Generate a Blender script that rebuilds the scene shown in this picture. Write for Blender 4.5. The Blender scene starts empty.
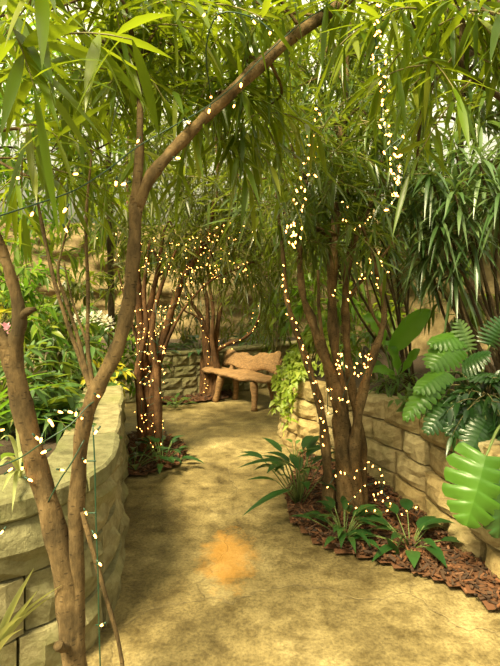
import bpy, math, random
import numpy as np
from mathutils import Vector, noise as mnoise

SC = bpy.context.scene
COL = SC.collection
rng = np.random.default_rng(11)
random.seed(11)
PI = math.pi
F, CX, HZ, H = 500.0, 250.0, 290.0, 1.6


def P(px, py, Y):
    return np.array([(px - CX) * Y / F, Y, H - (py - HZ) * Y / F])


def G(px, py, z=0.0):
    Y = (H - z) * F / (py - HZ)
    return np.array([(px - CX) * Y / F, Y, z])


def nrm(v):
    v = np.asarray(v, float)
    n = np.linalg.norm(v, axis=-1, keepdims=True)
    return v / np.maximum(n, 1e-9)


# ------------------------------------------------------------------ mesh builder
class MB:
    def __init__(self):
        self.v, self.q, self.n = [], [], 0

    def add(self, v, q):
        v = np.asarray(v, float).reshape(-1, 3)
        if len(v) == 0:
            return
        self.v.append(v)
        for f in (q if isinstance(q, list) else [q]):
            self.q.append(np.asarray(f, int) + self.n)
        self.n += len(v)

    def build(self, name, m, parent=None, smooth=True, origin=None):
        me = bpy.data.meshes.new(name)
        v = np.concatenate(self.v) if self.v else np.zeros((0, 3))
        if origin is None:
            origin = np.array(parent.matrix_basis.translation) if parent is not None else np.zeros(3)
            if parent is not None and parent.parent is not None:
                origin = origin + np.array(parent.parent.location)
        v = v - np.asarray(origin)
        me.vertices.add(len(v))
        me.vertices.foreach_set('co', v.astype(np.float32).ravel())
        idx = np.concatenate([f.ravel() for f in self.q])
        cnt = np.concatenate([np.full(len(f), f.shape[1]) for f in self.q])
        st = np.concatenate([[0], np.cumsum(cnt)[:-1]])
        me.loops.add(len(idx))
        me.loops.foreach_set('vertex_index', idx.astype(np.int32))
        me.polygons.add(len(cnt))
        me.polygons.foreach_set('loop_start', st.astype(np.int32))
        me.update(calc_edges=True)
        me.validate()
        me.polygons.foreach_set('use_smooth', np.full(len(me.polygons), smooth))
        me.materials.append(m)
        o = bpy.data.objects.new(name, me)
        COL.objects.link(o)
        if parent is not None:
            o.parent = parent
        else:
            o.location = Vector([float(x) for x in origin])
        return o


def catmull(pts, sub=6):
    pts = np.asarray(pts, float)
    if len(pts) < 3:
        t = np.linspace(0, 1, sub + 1)[:, None]
        return pts[0] * (1 - t) + pts[-1] * t
    p = np.vstack([2 * pts[0] - pts[1], pts, 2 * pts[-1] - pts[-2]])
    out = []
    for i in range(1, len(p) - 2):
        a, b, c, d = p[i - 1], p[i], p[i + 1], p[i + 2]
        for t in np.linspace(0, 1, sub, endpoint=False):
            out.append(.5 * ((2 * b) + (-a + c) * t + (2 * a - 5 * b + 4 * c - d) * t * t + (-a + 3 * b - 3 * c + d) * t ** 3))
    out.append(pts[-1])
    return np.array(out)


def tube(mb, pts, rad, n=8, sub=6, rough=0.0):
    """pts (k,3); rad scalar or (k,)"""
    pts = np.asarray(pts, float)
    rad = np.full(len(pts), rad) if np.isscalar(rad) else np.asarray(rad, float)
    pr = catmull(np.hstack([pts, rad[:, None]]), sub) if sub > 1 else np.hstack([pts, rad[:, None]])
    c, r = pr[:, :3], np.maximum(pr[:, 3], 1e-4)
    t = nrm(np.gradient(c, axis=0))
    u = np.cross(t[0], [0.31, 0.9, 0.2])
    u = u / np.linalg.norm(u)
    a = np.linspace(0, 2 * PI, n, endpoint=False)
    rings = []
    for i in range(len(c)):
        u = u - t[i] * np.dot(u, t[i])
        u = u / max(np.linalg.norm(u), 1e-9)
        w = np.cross(t[i], u)
        rr = np.full(n, r[i])
        if rough:
            rr = rr * (1 + rough * (rng.random(n) - .5) + rough * .8 * np.sin(i * .9 + a * 2))
        rings.append(c[i] + (np.cos(a)[:, None] * u + np.sin(a)[:, None] * w) * rr[:, None])
    k = len(rings)
    v = np.vstack(rings + [c[:1], c[-1:]])
    i, j = np.meshgrid(np.arange(k - 1), np.arange(n), indexing='ij')
    i, j = i.ravel(), j.ravel()
    j2 = (j + 1) % n
    q = np.stack([i * n + j, i * n + j2, (i + 1) * n + j2, (i + 1) * n + j], 1)
    jj = np.arange(n)
    c0 = np.stack([np.full(n, k * n), (jj + 1) % n, jj], 1)
    c1 = np.stack([np.full(n, k * n + 1), (k - 1) * n + jj, (k - 1) * n + (jj + 1) % n], 1)
    mb.add(v, [q, c0, c1])


PROF = {
    'lance': ([0, .18, .42, .66, .86, 1], [.10, .72, 1, .78, .36, .01]),
    'ovate': ([0, .12, .32, .55, .8, 1], [.10, .78, 1, .84, .40, .01]),
    'strap': ([0, .2, .45, .7, .88, 1], [.55, .85, 1, .8, .45, .02]),
    'heart': ([0, .08, .28, .55, .8, 1], [.45, .95, 1, .72, .36, .01]),
}


class Leaves:
    """collects blades (base, direction, up, length, width, droop) and meshes them in one go"""
    def __init__(self, prof='lance', fold=.25):
        self.d, self.prof, self.fold = [], prof, fold

    def add(self, base, d, L, W, droop, up=(0, 0, 1)):
        base = np.atleast_2d(base)
        n = len(base)
        row = np.zeros((n, 12))
        row[:, 0:3] = base
        row[:, 3:6] = nrm(np.broadcast_to(d, (n, 3)))
        row[:, 6:9] = np.broadcast_to(up, (n, 3))
        row[:, 9], row[:, 10], row[:, 11] = L, W, droop
        self.d.append(row)

    def to(self, mb):
        if not self.d:
            return
        A = np.concatenate(self.d)
        n = len(A)
        b, d, up = A[:, 0:3], A[:, 3:6], A[:, 6:9]
        L, W, dr = A[:, 9], A[:, 10], A[:, 11]
        side = np.cross(d, up)
        bad = np.linalg.norm(side, axis=1) < .15
        side[bad] = np.cross(d[bad], np.array([.8, .6, .1]))
        side = nrm(side)
        nn = nrm(np.cross(side, d))
        t = np.array(PROF[self.prof][0])
        w = np.array(PROF[self.prof][1])
        S = len(t)
        g = np.array([0, 0, -1.0])
        mid = b[:, None] + L[:, None, None] * (d[:, None] * t[None, :, None] + g * (dr[:, None] * t[None] ** 2)[:, :, None])
        hw = (.5 * W[:, None] * w[None])[:, :, None]
        lf = mid - side[:, None] * hw + nn[:, None] * hw * self.fold
        rt = mid + side[:, None] * hw + nn[:, None] * hw * self.fold
        v = np.stack([lf, mid, rt], 2).reshape(-1, 3)
        i = np.arange(S - 1)
        q0 = np.stack([i * 3, i * 3 + 1, i * 3 + 4, i * 3 + 3], 1)
        q1 = q0 + 1
        q = np.concatenate([q0, q1])[None] + (np.arange(n) * S * 3)[:, None, None]
        mb.add(v, q.reshape(-1, 4))


# ------------------------------------------------------------------ materials
def new_mat(name):
    m = bpy.data.materials.new(name)
    m.use_nodes = True
    nt = m.node_tree
    nt.nodes.clear()
    out = nt.nodes.new('ShaderNodeOutputMaterial')
    return m, nt, out


def N(nt, typ, **kw):
    n = nt.nodes.new(typ)
    for k, v in kw.items():
        if k.startswith('i_'):
            n.inputs[k[2:].replace('_', ' ')].default_value = v
        else:
            setattr(n, k, v)
    return n


def ramp(nt, stops, src):
    r = nt.nodes.new('ShaderNodeValToRGB')
    e = r.color_ramp.elements
    while len(e) < len(stops):
        e.new(.5)
    for el, (p, c) in zip(e, stops):
        el.position = p
        el.color = (*c, 1)
    nt.links.new(src, r.inputs[0])
    return r.outputs[0]


def mixc(nt, fac, a, b, mode='MIX'):
    m = nt.nodes.new('ShaderNodeMix')
    m.data_type = 'RGBA'
    m.blend_type = mode
    for s, v in ((m.inputs[0], fac), (m.inputs[6], a), (m.inputs[7], b)):
        if hasattr(v, 'is_output'):
            nt.links.new(v, s)
        elif isinstance(v, (int, float)):
            s.default_value = v
        else:
            s.default_value = (*v, 1)
    return m.outputs[2]


def math_n(nt, op, a, b=None, clamp=False):
    m = nt.nodes.new('ShaderNodeMath')
    m.operation = op
    m.use_clamp = clamp
    for s, v in ((m.inputs[0], a), (m.inputs[1], b)):
        if v is None:
            continue
        if hasattr(v, 'is_output'):
            nt.links.new(v, s)
        else:
            s.default_value = v
    return m.outputs[0]


def noise_n(nt, scale, detail=6, rough=.6, vec=None):
    n = N(nt, 'ShaderNodeTexNoise', i_Scale=scale, i_Detail=detail, i_Roughness=rough)
    if vec is not None:
        nt.links.new(vec, n.inputs['Vector'])
    return n.outputs['Fac']


def leaf_mat(name, cols, trans=.4, rough=.4, tcol=None, spec=.4):
    """cols: dark-to-light greens a single blade may have; trans = share of light let through"""
    m, nt, out = new_mat(name)
    geo = N(nt, 'ShaderNodeNewGeometry')
    k = len(cols)
    c = ramp(nt, [(i / max(k - 1, 1), cc) for i, cc in enumerate(cols)], geo.outputs['Random Per Island'])
    co = N(nt, 'ShaderNodeTexCoord').outputs['Object']
    nf = noise_n(nt, 9, 3, .6, co)
    c = mixc(nt, math_n(nt, 'MULTIPLY', nf, .5), c, tuple(x * .6 for x in cols[0]))
    p = N(nt, 'ShaderNodeBsdfPrincipled', i_Roughness=rough)
    p.inputs['Specular IOR Level'].default_value = spec
    nt.links.new(c, p.inputs['Base Color'])
    tr = N(nt, 'ShaderNodeBsdfTranslucent')
    tc = mixc(nt, .75, c, tcol or (.42, .52, .03))
    nt.links.new(tc, tr.inputs['Color'])
    mx = N(nt, 'ShaderNodeMixShader')
    mx.inputs[0].default_value = trans
    nt.links.new(p.outputs[0], mx.inputs[1])
    nt.links.new(tr.outputs[0], mx.inputs[2])
    nt.links.new(mx.outputs[0], out.inputs[0])
    return m


def solid(name, c, rough=.6, nscale=30, var=.35, bump=.2, c2=None, stretch=None, metallic=0):
    m, nt, out = new_mat(name)
    co = N(nt, 'ShaderNodeTexCoord').outputs['Object']
    if stretch:
        mp = N(nt, 'ShaderNodeMapping')
        mp.inputs['Scale'].default_value = stretch
        nt.links.new(co, mp.inputs[0])
        co = mp.outputs[0]
    nf = noise_n(nt, nscale, 8, .65, co)
    c2 = c2 or tuple(x * (1 - var) for x in c)
    cc = ramp(nt, [(.3, c2), (.7, c)], nf)
    p = N(nt, 'ShaderNodeBsdfPrincipled', i_Roughness=rough, i_Metallic=metallic)
    nt.links.new(cc, p.inputs['Base Color'])
    if bump:
        bp = N(nt, 'ShaderNodeBump', i_Strength=bump, i_Distance=.02)
        nt.links.new(nf, bp.inputs['Height'])
        nt.links.new(bp.outputs[0], p.inputs['Normal'])
    nt.links.new(p.outputs[0], out.inputs[0])
    return m


def bark_mat(name, c, dark, pale, scale=16, st=.4):
    m, nt, out = new_mat(name)
    co = N(nt, 'ShaderNodeTexCoord').outputs['Object']
    mp = N(nt, 'ShaderNodeMapping')
    mp.inputs['Scale'].default_value = (1, 1, st)
    nt.links.new(co, mp.inputs[0])
    a = noise_n(nt, scale, 9, .75, mp.outputs[0])
    b = noise_n(nt, 5, 5, .65, co)
    cc = ramp(nt, [(.33, dark), (.52, c), (.7, pale)], a)
    cc = mixc(nt, ramp(nt, [(.45, (0, 0, 0)), (.62, (.7, .7, .7))], b), cc, dark)
    # lenticels and small ring scars
    mp2 = N(nt, 'ShaderNodeMapping')
    mp2.inputs['Scale'].default_value = (28, 28, 75)
    nt.links.new(co, mp2.inputs[0])
    vo = N(nt, 'ShaderNodeTexVoronoi', i_Scale=1.0)
    nt.links.new(mp2.outputs[0], vo.inputs['Vector'])
    cc = mixc(nt, ramp(nt, [(.16, (.6, .6, .6)), (.26, (0, 0, 0))], vo.outputs['Distance']), cc, tuple(x * .45 for x in dark))
    p = N(nt, 'ShaderNodeBsdfPrincipled', i_Roughness=.9)
    p.inputs['Specular IOR Level'].default_value = .2
    nt.links.new(cc, p.inputs['Base Color'])
    bp = N(nt, 'ShaderNodeBump', i_Strength=1.0, i_Distance=.02)
    nt.links.new(a, bp.inputs['Height'])
    nt.links.new(bp.outputs[0], p.inputs['Normal'])
    nt.links.new(p.outputs[0], out.inputs[0])
    return m


def stone_mat(name, cols, moss=.3, scale=14, mossc=(.16, .17, .06)):
    m, nt, out = new_mat(name)
    geo = N(nt, 'ShaderNodeNewGeometry')
    co = N(nt, 'ShaderNodeTexCoord').outputs['Object']
    isl = ramp(nt, [(i / (len(cols) - 1), c) for i, c in enumerate(cols)], geo.outputs['Random Per Island'])
    nf = noise_n(nt, scale, 9, .7, co)
    c = mixc(nt, 1.0, isl, ramp(nt, [(.28, (.45, .42, .36)), (.6, (1, 1, 1))], nf), 'MULTIPLY')
    mf = ramp(nt, [(.5, (0, 0, 0)), (.7, (1, 1, 1))], noise_n(nt, 3.2, 5, .6, co))
    c = mixc(nt, math_n(nt, 'MULTIPLY', mf, moss), c, mossc)
    p = N(nt, 'ShaderNodeBsdfPrincipled', i_Roughness=.9)
    p.inputs['Specular IOR Level'].default_value = .2
    nt.links.new(c, p.inputs['Base Color'])
    bp = N(nt, 'ShaderNodeBump', i_Strength=.7, i_Distance=.02)
    nt.links.new(noise_n(nt, 38, 8, .7, co), bp.inputs['Height'])
    nt.links.new(bp.outputs[0], p.inputs['Normal'])
    nt.links.new(p.outputs[0], out.inputs[0])
    return m


def concrete_mat():
    m, nt, out = new_mat('worn_concrete')
    co = N(nt, 'ShaderNodeTexCoord').outputs['Object']
    big = noise_n(nt, 1.3, 6, .6, co)
    med = noise_n(nt, 7, 8, .7, co)
    fine = noise_n(nt, 60, 6, .7, co)
    c = ramp(nt, [(.34, (.12, .089, .035)), (.5, (.225, .172, .073)), (.66, (.33, .26, .125))], big)
    c = mixc(nt, 1.0, c, ramp(nt, [(.34, (.42, .39, .33)), (.6, (1.1, 1.1, 1.1))], med), 'MULTIPLY')
    c = mixc(nt, .7, c, ramp(nt, [(.36, (.4, .38, .33)), (.58, (1.05, 1.05, 1.0))], fine), 'MULTIPLY')
    # hairline cracks
    sep = N(nt, 'ShaderNodeVectorMath', operation='ADD')
    nz = N(nt, 'ShaderNodeTexNoise', i_Scale=2.5, i_Detail=6)
    nt.links.new(co, nz.inputs['Vector'])
    sc = N(nt, 'ShaderNodeVectorMath', operation='SCALE')
    sc.inputs['Scale'].default_value = .55
    nt.links.new(nz.outputs['Color'], sc.inputs[0])
    nt.links.new(co, sep.inputs[0])
    nt.links.new(sc.outputs[0], sep.inputs[1])
    vo = N(nt, 'ShaderNodeTexVoronoi', i_Scale=.62, feature='DISTANCE_TO_EDGE')
    nt.links.new(sep.outputs[0], vo.inputs['Vector'])
    crack = ramp(nt, [(0, (1, 1, 1)), (.006, (0, 0, 0))], vo.outputs['Distance'])
    c = mixc(nt, math_n(nt, 'MULTIPLY', crack, .35), c, (.10, .075, .04))
    # orange oval patch mixed into the floor colour, outline broken by noise
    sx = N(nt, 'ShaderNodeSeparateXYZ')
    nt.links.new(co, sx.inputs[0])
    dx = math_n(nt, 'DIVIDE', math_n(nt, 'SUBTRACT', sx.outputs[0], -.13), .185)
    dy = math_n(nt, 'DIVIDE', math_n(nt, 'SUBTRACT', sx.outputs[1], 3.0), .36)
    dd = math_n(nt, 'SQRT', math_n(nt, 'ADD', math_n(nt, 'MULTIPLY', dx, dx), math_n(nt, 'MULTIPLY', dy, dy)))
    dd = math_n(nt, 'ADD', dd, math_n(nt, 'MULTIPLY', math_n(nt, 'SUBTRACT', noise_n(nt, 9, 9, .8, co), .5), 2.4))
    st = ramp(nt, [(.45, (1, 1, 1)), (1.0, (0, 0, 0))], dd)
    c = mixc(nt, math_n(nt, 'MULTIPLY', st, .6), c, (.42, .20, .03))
    p = N(nt, 'ShaderNodeBsdfPrincipled')
    p.inputs['Specular IOR Level'].default_value = .35
    nt.links.new(ramp(nt, [(.3, (.5,) * 3), (.7, (.85,) * 3)], med), p.inputs['Roughness'])
    nt.links.new(c, p.inputs['Base Color'])
    bp = N(nt, 'ShaderNodeBump', i_Strength=.45, i_Distance=.02)
    nt.links.new(math_n(nt, 'SUBTRACT', math_n(nt, 'ADD', med, math_n(nt, 'MULTIPLY', fine, .4)), math_n(nt, 'MULTIPLY', crack, .5)), bp.inputs['Height'])
    nt.links.new(bp.outputs[0], p.inputs['Normal'])
    nt.links.new(p.outputs[0], out.inputs[0])
    return m


def island_mat(name, cols, rough=.85):
    m, nt, out = new_mat(name)
    geo = N(nt, 'ShaderNodeNewGeometry')
    c = ramp(nt, [(i / (len(cols) - 1), c) for i, c in enumerate(cols)], geo.outputs['Random Per Island'])
    p = N(nt, 'ShaderNodeBsdfPrincipled', i_Roughness=rough)
    nt.links.new(c, p.inputs['Base Color'])
    nt.links.new(p.outputs[0], out.inputs[0])
    return m


def glow_mat(name, c, s):
    m, nt, out = new_mat(name)
    e = N(nt, 'ShaderNodeEmission')
    e.inputs[0].default_value = (*c, 1)
    e.inputs[1].default_value = s
    nt.links.new(e.outputs[0], out.inputs[0])
    return m


M = {
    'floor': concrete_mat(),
    'stone_tan': stone_mat('tan_retaining_block', [(.50, .40, .21), (.30, .22, .10), (.42, .31, .14), (.56, .46, .26)], .35),
    'stone_grey': stone_mat('mossy_grey_block', [(.23, .205, .11), (.29, .255, .135), (.19, .18, .095), (.34, .29, .16)], .6),
    'cliff': stone_mat('tan_rock_face', [(.27, .20, .10), (.32, .25, .13)], .8, 8, (.06, .055, .02)),
    'soil': solid('dark_soil', (.07, .045, .025), .95, 40, .6, .5),
    'mulch': island_mat('bark_mulch', [(.025, .013, .007), (.07, .03, .011), (.14, .052, .017), (.04, .023, .012), (.17, .072, .03)]),
    'bark': bark_mat('grey_brown_bark', (.16, .105, .046), (.045, .032, .015), (.29, .20, .10)),
    'bark_red': bark_mat('reddish_bark', (.12, .06, .025), (.035, .018, .008), (.22, .12, .055), 20, .3),
    'bark_dark': bark_mat('dark_bark', (.10, .07, .035), (.035, .025, .012), (.17, .12, .06), 18, .35),
    'twig': solid('thin_twig', (.20, .17, .06), .8, 20, .4, 0),
    'wood': solid('driftwood', (.34, .19, .075), .75, 9, .5, .8, (.11, .058, .022), (.6, 5, 5)),
    'wire': solid('green_wire', (.012, .05, .025), .45, 40, .2, 0),
    'bulb': glow_mat('warm_bulb', (1.0, .42, .085), 12),
    'stalk': solid('green_stalk', (.12, .17, .04), .6, 20, .3, 0),
    # foliage
    'near': leaf_mat('near_ficus_leaf', [(.03, .07, .006), (.06, .12, .008), (.11, .185, .012), (.22, .24, .025)], .4, .33, (.42, .52, .015)),
    'mid': leaf_mat('ficus_leaf', [(.02, .05, .006), (.045, .09, .012), (.12, .18, .04)], .28, .3),
    'olive': leaf_mat('olive_leaf', [(.022, .035, .006), (.05, .062, .009), (.11, .11, .018)], .3, .4),
    'far': leaf_mat('far_leaf', [(.05, .11, .012), (.10, .18, .02), (.19, .27, .03)], .5, .45),
    'grey': leaf_mat('glossy_strap_leaf', [(.025, .065, .014), (.06, .12, .035), (.20, .28, .12)], .22, .33, (.25, .4, .06), .6),
    'dark': leaf_mat('dark_lily_leaf', [(.012, .045, .010), (.022, .07, .015), (.04, .10, .022)], .15, .3, (.16, .3, .03), .55),
    'split': leaf_mat('split_leaf', [(.035, .11, .012), (.06, .16, .016), (.10, .22, .025)], .25, .36, (.3, .55, .03)),
    'paddle': leaf_mat('paddle_leaf', [(.14, .34, .035), (.18, .40, .05)], .45, .35, (.35, .7, .05)),
    'bright': leaf_mat('bright_leaf', [(.04, .10, .010), (.09, .17, .015), (.17, .25, .025), (.30, .32, .04)], .4, .35, (.3, .6, .03)),
    'fern': leaf_mat('fern_leaf', [(.035, .09, .02), (.07, .15, .035), (.14, .23, .07)], .32, .5),
    'yellow': leaf_mat('yellow_leaf', [(.45, .42, .03), (.60, .52, .05), (.30, .34, .03)], .4, .45, (.7, .6, .04)),
    'vine': leaf_mat('lime_vine_leaf', [(.20, .30, .03), (.32, .42, .06), (.44, .48, .10)], .45, .45, (.5, .6, .05)),
    'variegated': leaf_mat('striped_leaf', [(.30, .34, .14), (.45, .46, .22), (.24, .30, .08)], .3, .45, (.5, .5, .1)),
    'white': leaf_mat('white_petal', [(.8, .78, .66), (.85, .82, .72)], .35, .6, (.85, .8, .65)),
    'pink': leaf_mat('pink_petal', [(.75, .35, .45), (.8, .45, .55)], .35, .6, (.8, .4, .5)),
}


# ------------------------------------------------------------------ tagging
def tag(o, label=None, cat=None, group=None, kind=None):
    for k, v in (('label', label), ('category', cat), ('group', group), ('kind', kind)):
        if v:
            o[k] = v
    return o


def empty(name, loc, label, cat, group=None):
    o = bpy.data.objects.new(name, None)
    COL.objects.link(o)
    o.location = Vector([float(x) for x in loc])
    o.empty_display_size = .1
    return tag(o, label, cat, group)


# ------------------------------------------------------------------ setting
def floor():
    mb = MB()
    xs, ys = np.linspace(-9, 9, 37), np.linspace(-1, 13, 29)
    X, Y = np.meshgrid(xs, ys, indexing='ij')
    v = np.stack([X, Y, np.zeros_like(X)], 2).reshape(-1, 3)
    i, j = np.meshgrid(np.arange(36), np.arange(28), indexing='ij')
    a = (i * 29 + j).ravel()
    mb.add(v, np.stack([a, a + 29, a + 30, a + 1], 1))
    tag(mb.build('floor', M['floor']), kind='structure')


def path_interp(pts):
    c = catmull(np.asarray(pts, float), 10)
    s = np.concatenate([[0], np.cumsum(np.linalg.norm(np.diff(c, axis=0), axis=1))])
    t = nrm(np.gradient(c, axis=0))
    return s, c, t


def block_wall(name, pts, side, course, ncourse, blen, depth, mat, setback=.012, cap=.0, z0=-.02, chamfer=.02, amp=.02, side_ch=.0, jit=.018, gap=.004):
    """retaining wall of split-face blocks along a ground line; side=+1: front is left of travel"""
    s, c, t = path_interp(pts)
    nx = np.stack([-t[:, 1], t[:, 0]], 1) * side

    def at(u, w, z):
        x = np.interp(u, s, c[:, 0]); y = np.interp(u, s, c[:, 1])
        a = np.interp(u, s, nx[:, 0]); b = np.interp(u, s, nx[:, 1])
        l = np.sqrt(a * a + b * b)
        return np.stack([x + a / l * w, y + b / l * w, z], -1)
    mb = MB()
    nu, nv = 6, 5
    for k in range(ncourse):
        u = -rng.random() * blen
        zb = z0 + k * course
        while u < s[-1]:
            L = blen * (.75 + .55 * rng.random())
            u0, u1 = max(u, 0) + gap, min(u + L, s[-1]) - gap
            u += L
            if u1 - u0 < .06:
                continue
            out = -setback * k + (rng.random() - .5) * jit
            top = zb + course - gap
            UU, VV = np.meshgrid(np.linspace(u0, u1, nu), np.linspace(zb + .004, top, nv), indexing='ij')
            ed = np.ones((nu, nv)); ed[0] = ed[-1] = 0; ed[:, 0] = ed[:, -1] = 0
            ec = np.zeros((nu, nv)); ec[0] = ec[-1] = 1; ec[1] = ec[-2] = .35
            w = out - chamfer * (1 - ed) - side_ch * ec + amp * (rng.random((nu, nv)) - .5) * (.4 + ed)
            tilt = (rng.random() - .5) * .03
            w = w + tilt * (np.linspace(-1, 1, nu)[:, None])
            fr = at(UU.ravel(), w.ravel(), VV.ravel())
            i, j = np.meshgrid(np.arange(nu - 1), np.arange(nv - 1), indexing='ij')
            a = (i * nv + j).ravel()
            q = np.stack([a, a + nv, a + nv + 1, a + 1], 1)
            if side < 0:
                q = q
            loop = [i_ * nv for i_ in range(nu)] + [(nu - 1) * nv + j_ for j_ in range(1, nv)] + \
                   [i_ * nv + nv - 1 for i_ in range(nu - 2, -1, -1)] + [j_ for j_ in range(nv - 2, 0, -1)]
            lu, lv = UU.ravel()[loop], VV.ravel()[loop]
            bk = at(lu, np.full(len(loop), out - depth), lv)
            md = at(lu, np.full(len(loop), out - depth * .4), lv)
            n0 = nu * nv
            nl = len(loop)
            k_ = np.arange(nl); k2 = (k_ + 1) % nl
            lp = np.array(loop)
            qa = np.stack([lp[k_], n0 + k_, n0 + k2, lp[k2]], 1)
            qb = np.stack([n0 + k_, n0 + nl + k_, n0 + nl + k2, n0 + k2], 1)
            mb.add(np.vstack([fr, md, bk]), [q, qa, qb, (n0 + nl + k_)[None]])
    if cap:
        zb = z0 + ncourse * course
        u = 0
        while u < s[-1]:
            L = blen * (1.2 + .8 * rng.random())
            u0, u1 = u + .005, min(u + L, s[-1]) - .005
            u += L
            if u1 - u0 < .06:
                continue
            f0 = -setback * ncourse + .02 + (rng.random() - .5) * .02
            nn = 6
            uu = np.linspace(u0, u1, nn)
            prof = [(f0 - .012, zb), (f0, zb + .012), (f0 - .004, zb + cap - .012), (f0 - .02, zb + cap), (f0 - depth - .06, zb + cap), (f0 - depth - .06, zb)]
            rows = []
            for ii, ux in enumerate(uu):
                sh = .012 if ii in (0, nn - 1) else 0
                rows.append(np.vstack([at(np.array([ux]), np.array([w_ - sh * (pi < 4) + (rng.random() - .5) * .012]), np.array([z_ - (sh * .6 if 1 < pi < 5 else 0)])) for pi, (w_, z_) in enumerate(prof)]))
            v = np.vstack(rows)
            m_ = len(prof)
            i, j = np.meshgrid(np.arange(nn - 1), np.arange(m_), indexing='ij')
            i, j = i.ravel(), j.ravel(); j2 = (j + 1) % m_
            mb.add(v, [np.stack([i * m_ + j, (i + 1) * m_ + j, (i + 1) * m_ + j2, i * m_ + j2], 1),
                       np.array([list(range(m_))]), np.array([[(nn - 1) * m_ + x for x in range(m_ - 1, -1, -1)]])])
    o = mb.build(name, mat, smooth=False)
    tag(o, kind='structure')
    return o


def poly_ground(name, poly, z, mat, bump=.04, kind='structure', step=.12, mid=None, lift=0.0):
    """soil filling a polygon (xy list), gently lumpy"""
    poly = np.asarray(poly, float)
    x0, y0 = poly.min(0); x1, y1 = poly.max(0)
    xs, ys = np.arange(x0, x1 + step, step), np.arange(y0, y1 + step, step)

    def inside(x, y):
        r = False
        j = len(poly) - 1
        for i in range(len(poly)):
            xi, yi = poly[i]; xj, yj = poly[j]
            if (yi > y) != (yj > y) and x < (xj - xi) * (y - yi) / (yj - yi) + xi:
                r = not r
            j = i
        return r
    ids, v, q = {}, [], []

    def vid(i, j):
        if (i, j) not in ids:
            x, y = xs[i], ys[j]
            dz = mnoise.noise(Vector((x * 2.1, y * 2.1, z))) * bump + mnoise.noise(Vector((x * 9, y * 9, 3))) * bump * .3
            zz = z + dz + (lift((x, y)) if callable(lift) else lift)
            ids[(i, j)] = len(v); v.append((x, y, zz))
        return ids[(i, j)]
    for i in range(len(xs) - 1):
        for j in range(len(ys) - 1):
            if inside(xs[i] + step / 2, ys[j] + step / 2):
                q.append((vid(i, j), vid(i + 1, j), vid(i + 1, j + 1), vid(i, j + 1)))
    mb = MB(); mb.add(np.array(v), np.array(q))
    return mb, inside


def mulch(name, poly, label, n, z=.03):
    mb, inside = poly_ground(name, poly, z, None, .02, step=.06)
    poly = np.asarray(poly)
    x0, y0 = poly.min(0); x1, y1 = poly.max(0)
    k = 0
    while k < n:
        x, y = rng.uniform(x0, x1), rng.uniform(y0, y1)
        if not inside(x, y):
            continue
        k += 1
        L, W, T = rng.uniform(.02, .065), rng.uniform(.006, .018), rng.uniform(.003, .008)
        a, b = rng.uniform(0, 2 * PI), rng.uniform(-.5, .5)
        d = np.array([math.cos(a) * math.cos(b), math.sin(a) * math.cos(b), math.sin(b)])
        s_ = nrm(np.cross(d, [rng.normal() * .4, rng.normal() * .4, 1]))
        u = np.cross(s_, d)
        c = np.array([x, y, z + rng.uniform(.005, .04)])
        v = [c + d * L / 2 * i + s_ * W / 2 * j + u * T / 2 * h for i in (-1, 1) for j in (-1, 1) for h in (-1, 1)]
        mb.add(np.array(v), np.array([[0, 1, 3, 2], [4, 6, 7, 5], [0, 4, 5, 1], [2, 3, 7, 6], [0, 2, 6, 4], [1, 5, 7, 3]]))
    o = mb.build(name, M['mulch'], smooth=False)
    tag(o, label, 'mulch', kind='stuff')


def rock_sheet(name, pts, z0, z1, mat, amp=.22, lean=.25, nu=90, nv=50):
    s, c, t = path_interp(pts)
    nx = np.stack([-t[:, 1], t[:, 0]], 1)
    v = []
    for i in range(nu):
        u = s[-1] * i / (nu - 1)
        x, y = np.interp(u, s, c[:, 0]), np.interp(u, s, c[:, 1])
        a, b = np.interp(u, s, nx[:, 0]), np.interp(u, s, nx[:, 1])
        for j in range(nv):
            z = z0 + (z1 - z0) * j / (nv - 1)
            p = Vector((x * .9, y * .9, z * 1.3))
            d = mnoise.fractal(p, .9, 2.1, 5) * amp + abs(mnoise.noise(p * 2.7)) * amp * .7 - (z - z0) * lean
            v.append((x + a * d, y + b * d, z))
    i, j = np.meshgrid(np.arange(nu - 1), np.arange(nv - 1), indexing='ij')
    a = (i * nv + j).ravel()
    mb = MB(); mb.add(np.array(v), np.stack([a, a + nv, a + nv + 1, a + 1], 1))
    o = mb.build(name, mat, smooth=True)
    return tag(o, kind='structure')


floor()
LEFT_WALL = [(-2.6, 6.2), (-1.75, 5.75), (-1.28, 5.1), (-1.07, 4.3), (-.87, 3.5), (-.70, 2.75), (-.66, 2.35), (-.82, 2.02), (-1.15, 1.82), (-1.7, 1.7), (-2.6, 1.6)]
RIGHT_WALL = [(1.5, 8.2), (.85, 7.2), (.45, 6.3), (.30, 5.5), (.42, 4.95), (.74, 4.5), (1.02, 4.1), (1.19, 3.5), (1.28, 2.9), (1.36, 2.3), (1.42, 1.4)]
BACK_WALL = [(-3.2, 6.7), (-2.2, 6.95), (-1.3, 7.2), (-.55, 7.6), (.05, 8.0), (.9, 8.7), (2.0, 9.2)]
block_wall('wall_left', LEFT_WALL, 1, .235, 3, .5, .26, M['stone_grey'], .015, .09, amp=.035, side_ch=.02, gap=.007)
block_wall('wall_right', RIGHT_WALL, -1, .182, 4, .34, .22, M['stone_tan'], .014, 0, amp=.02, side_ch=.03, jit=.04, chamfer=.02, gap=.011)
block_wall('wall_back', BACK_WALL, -1, .165, 4, .30, .22, M['stone_grey'], .012, .05)


def off(pts, side, d):
    s, c, t = path_interp(pts)
    nx = np.stack([-t[:, 1], t[:, 0]], 1) * side
    return [tuple(p) for p in (c - nx * d)[::4]]


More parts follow.
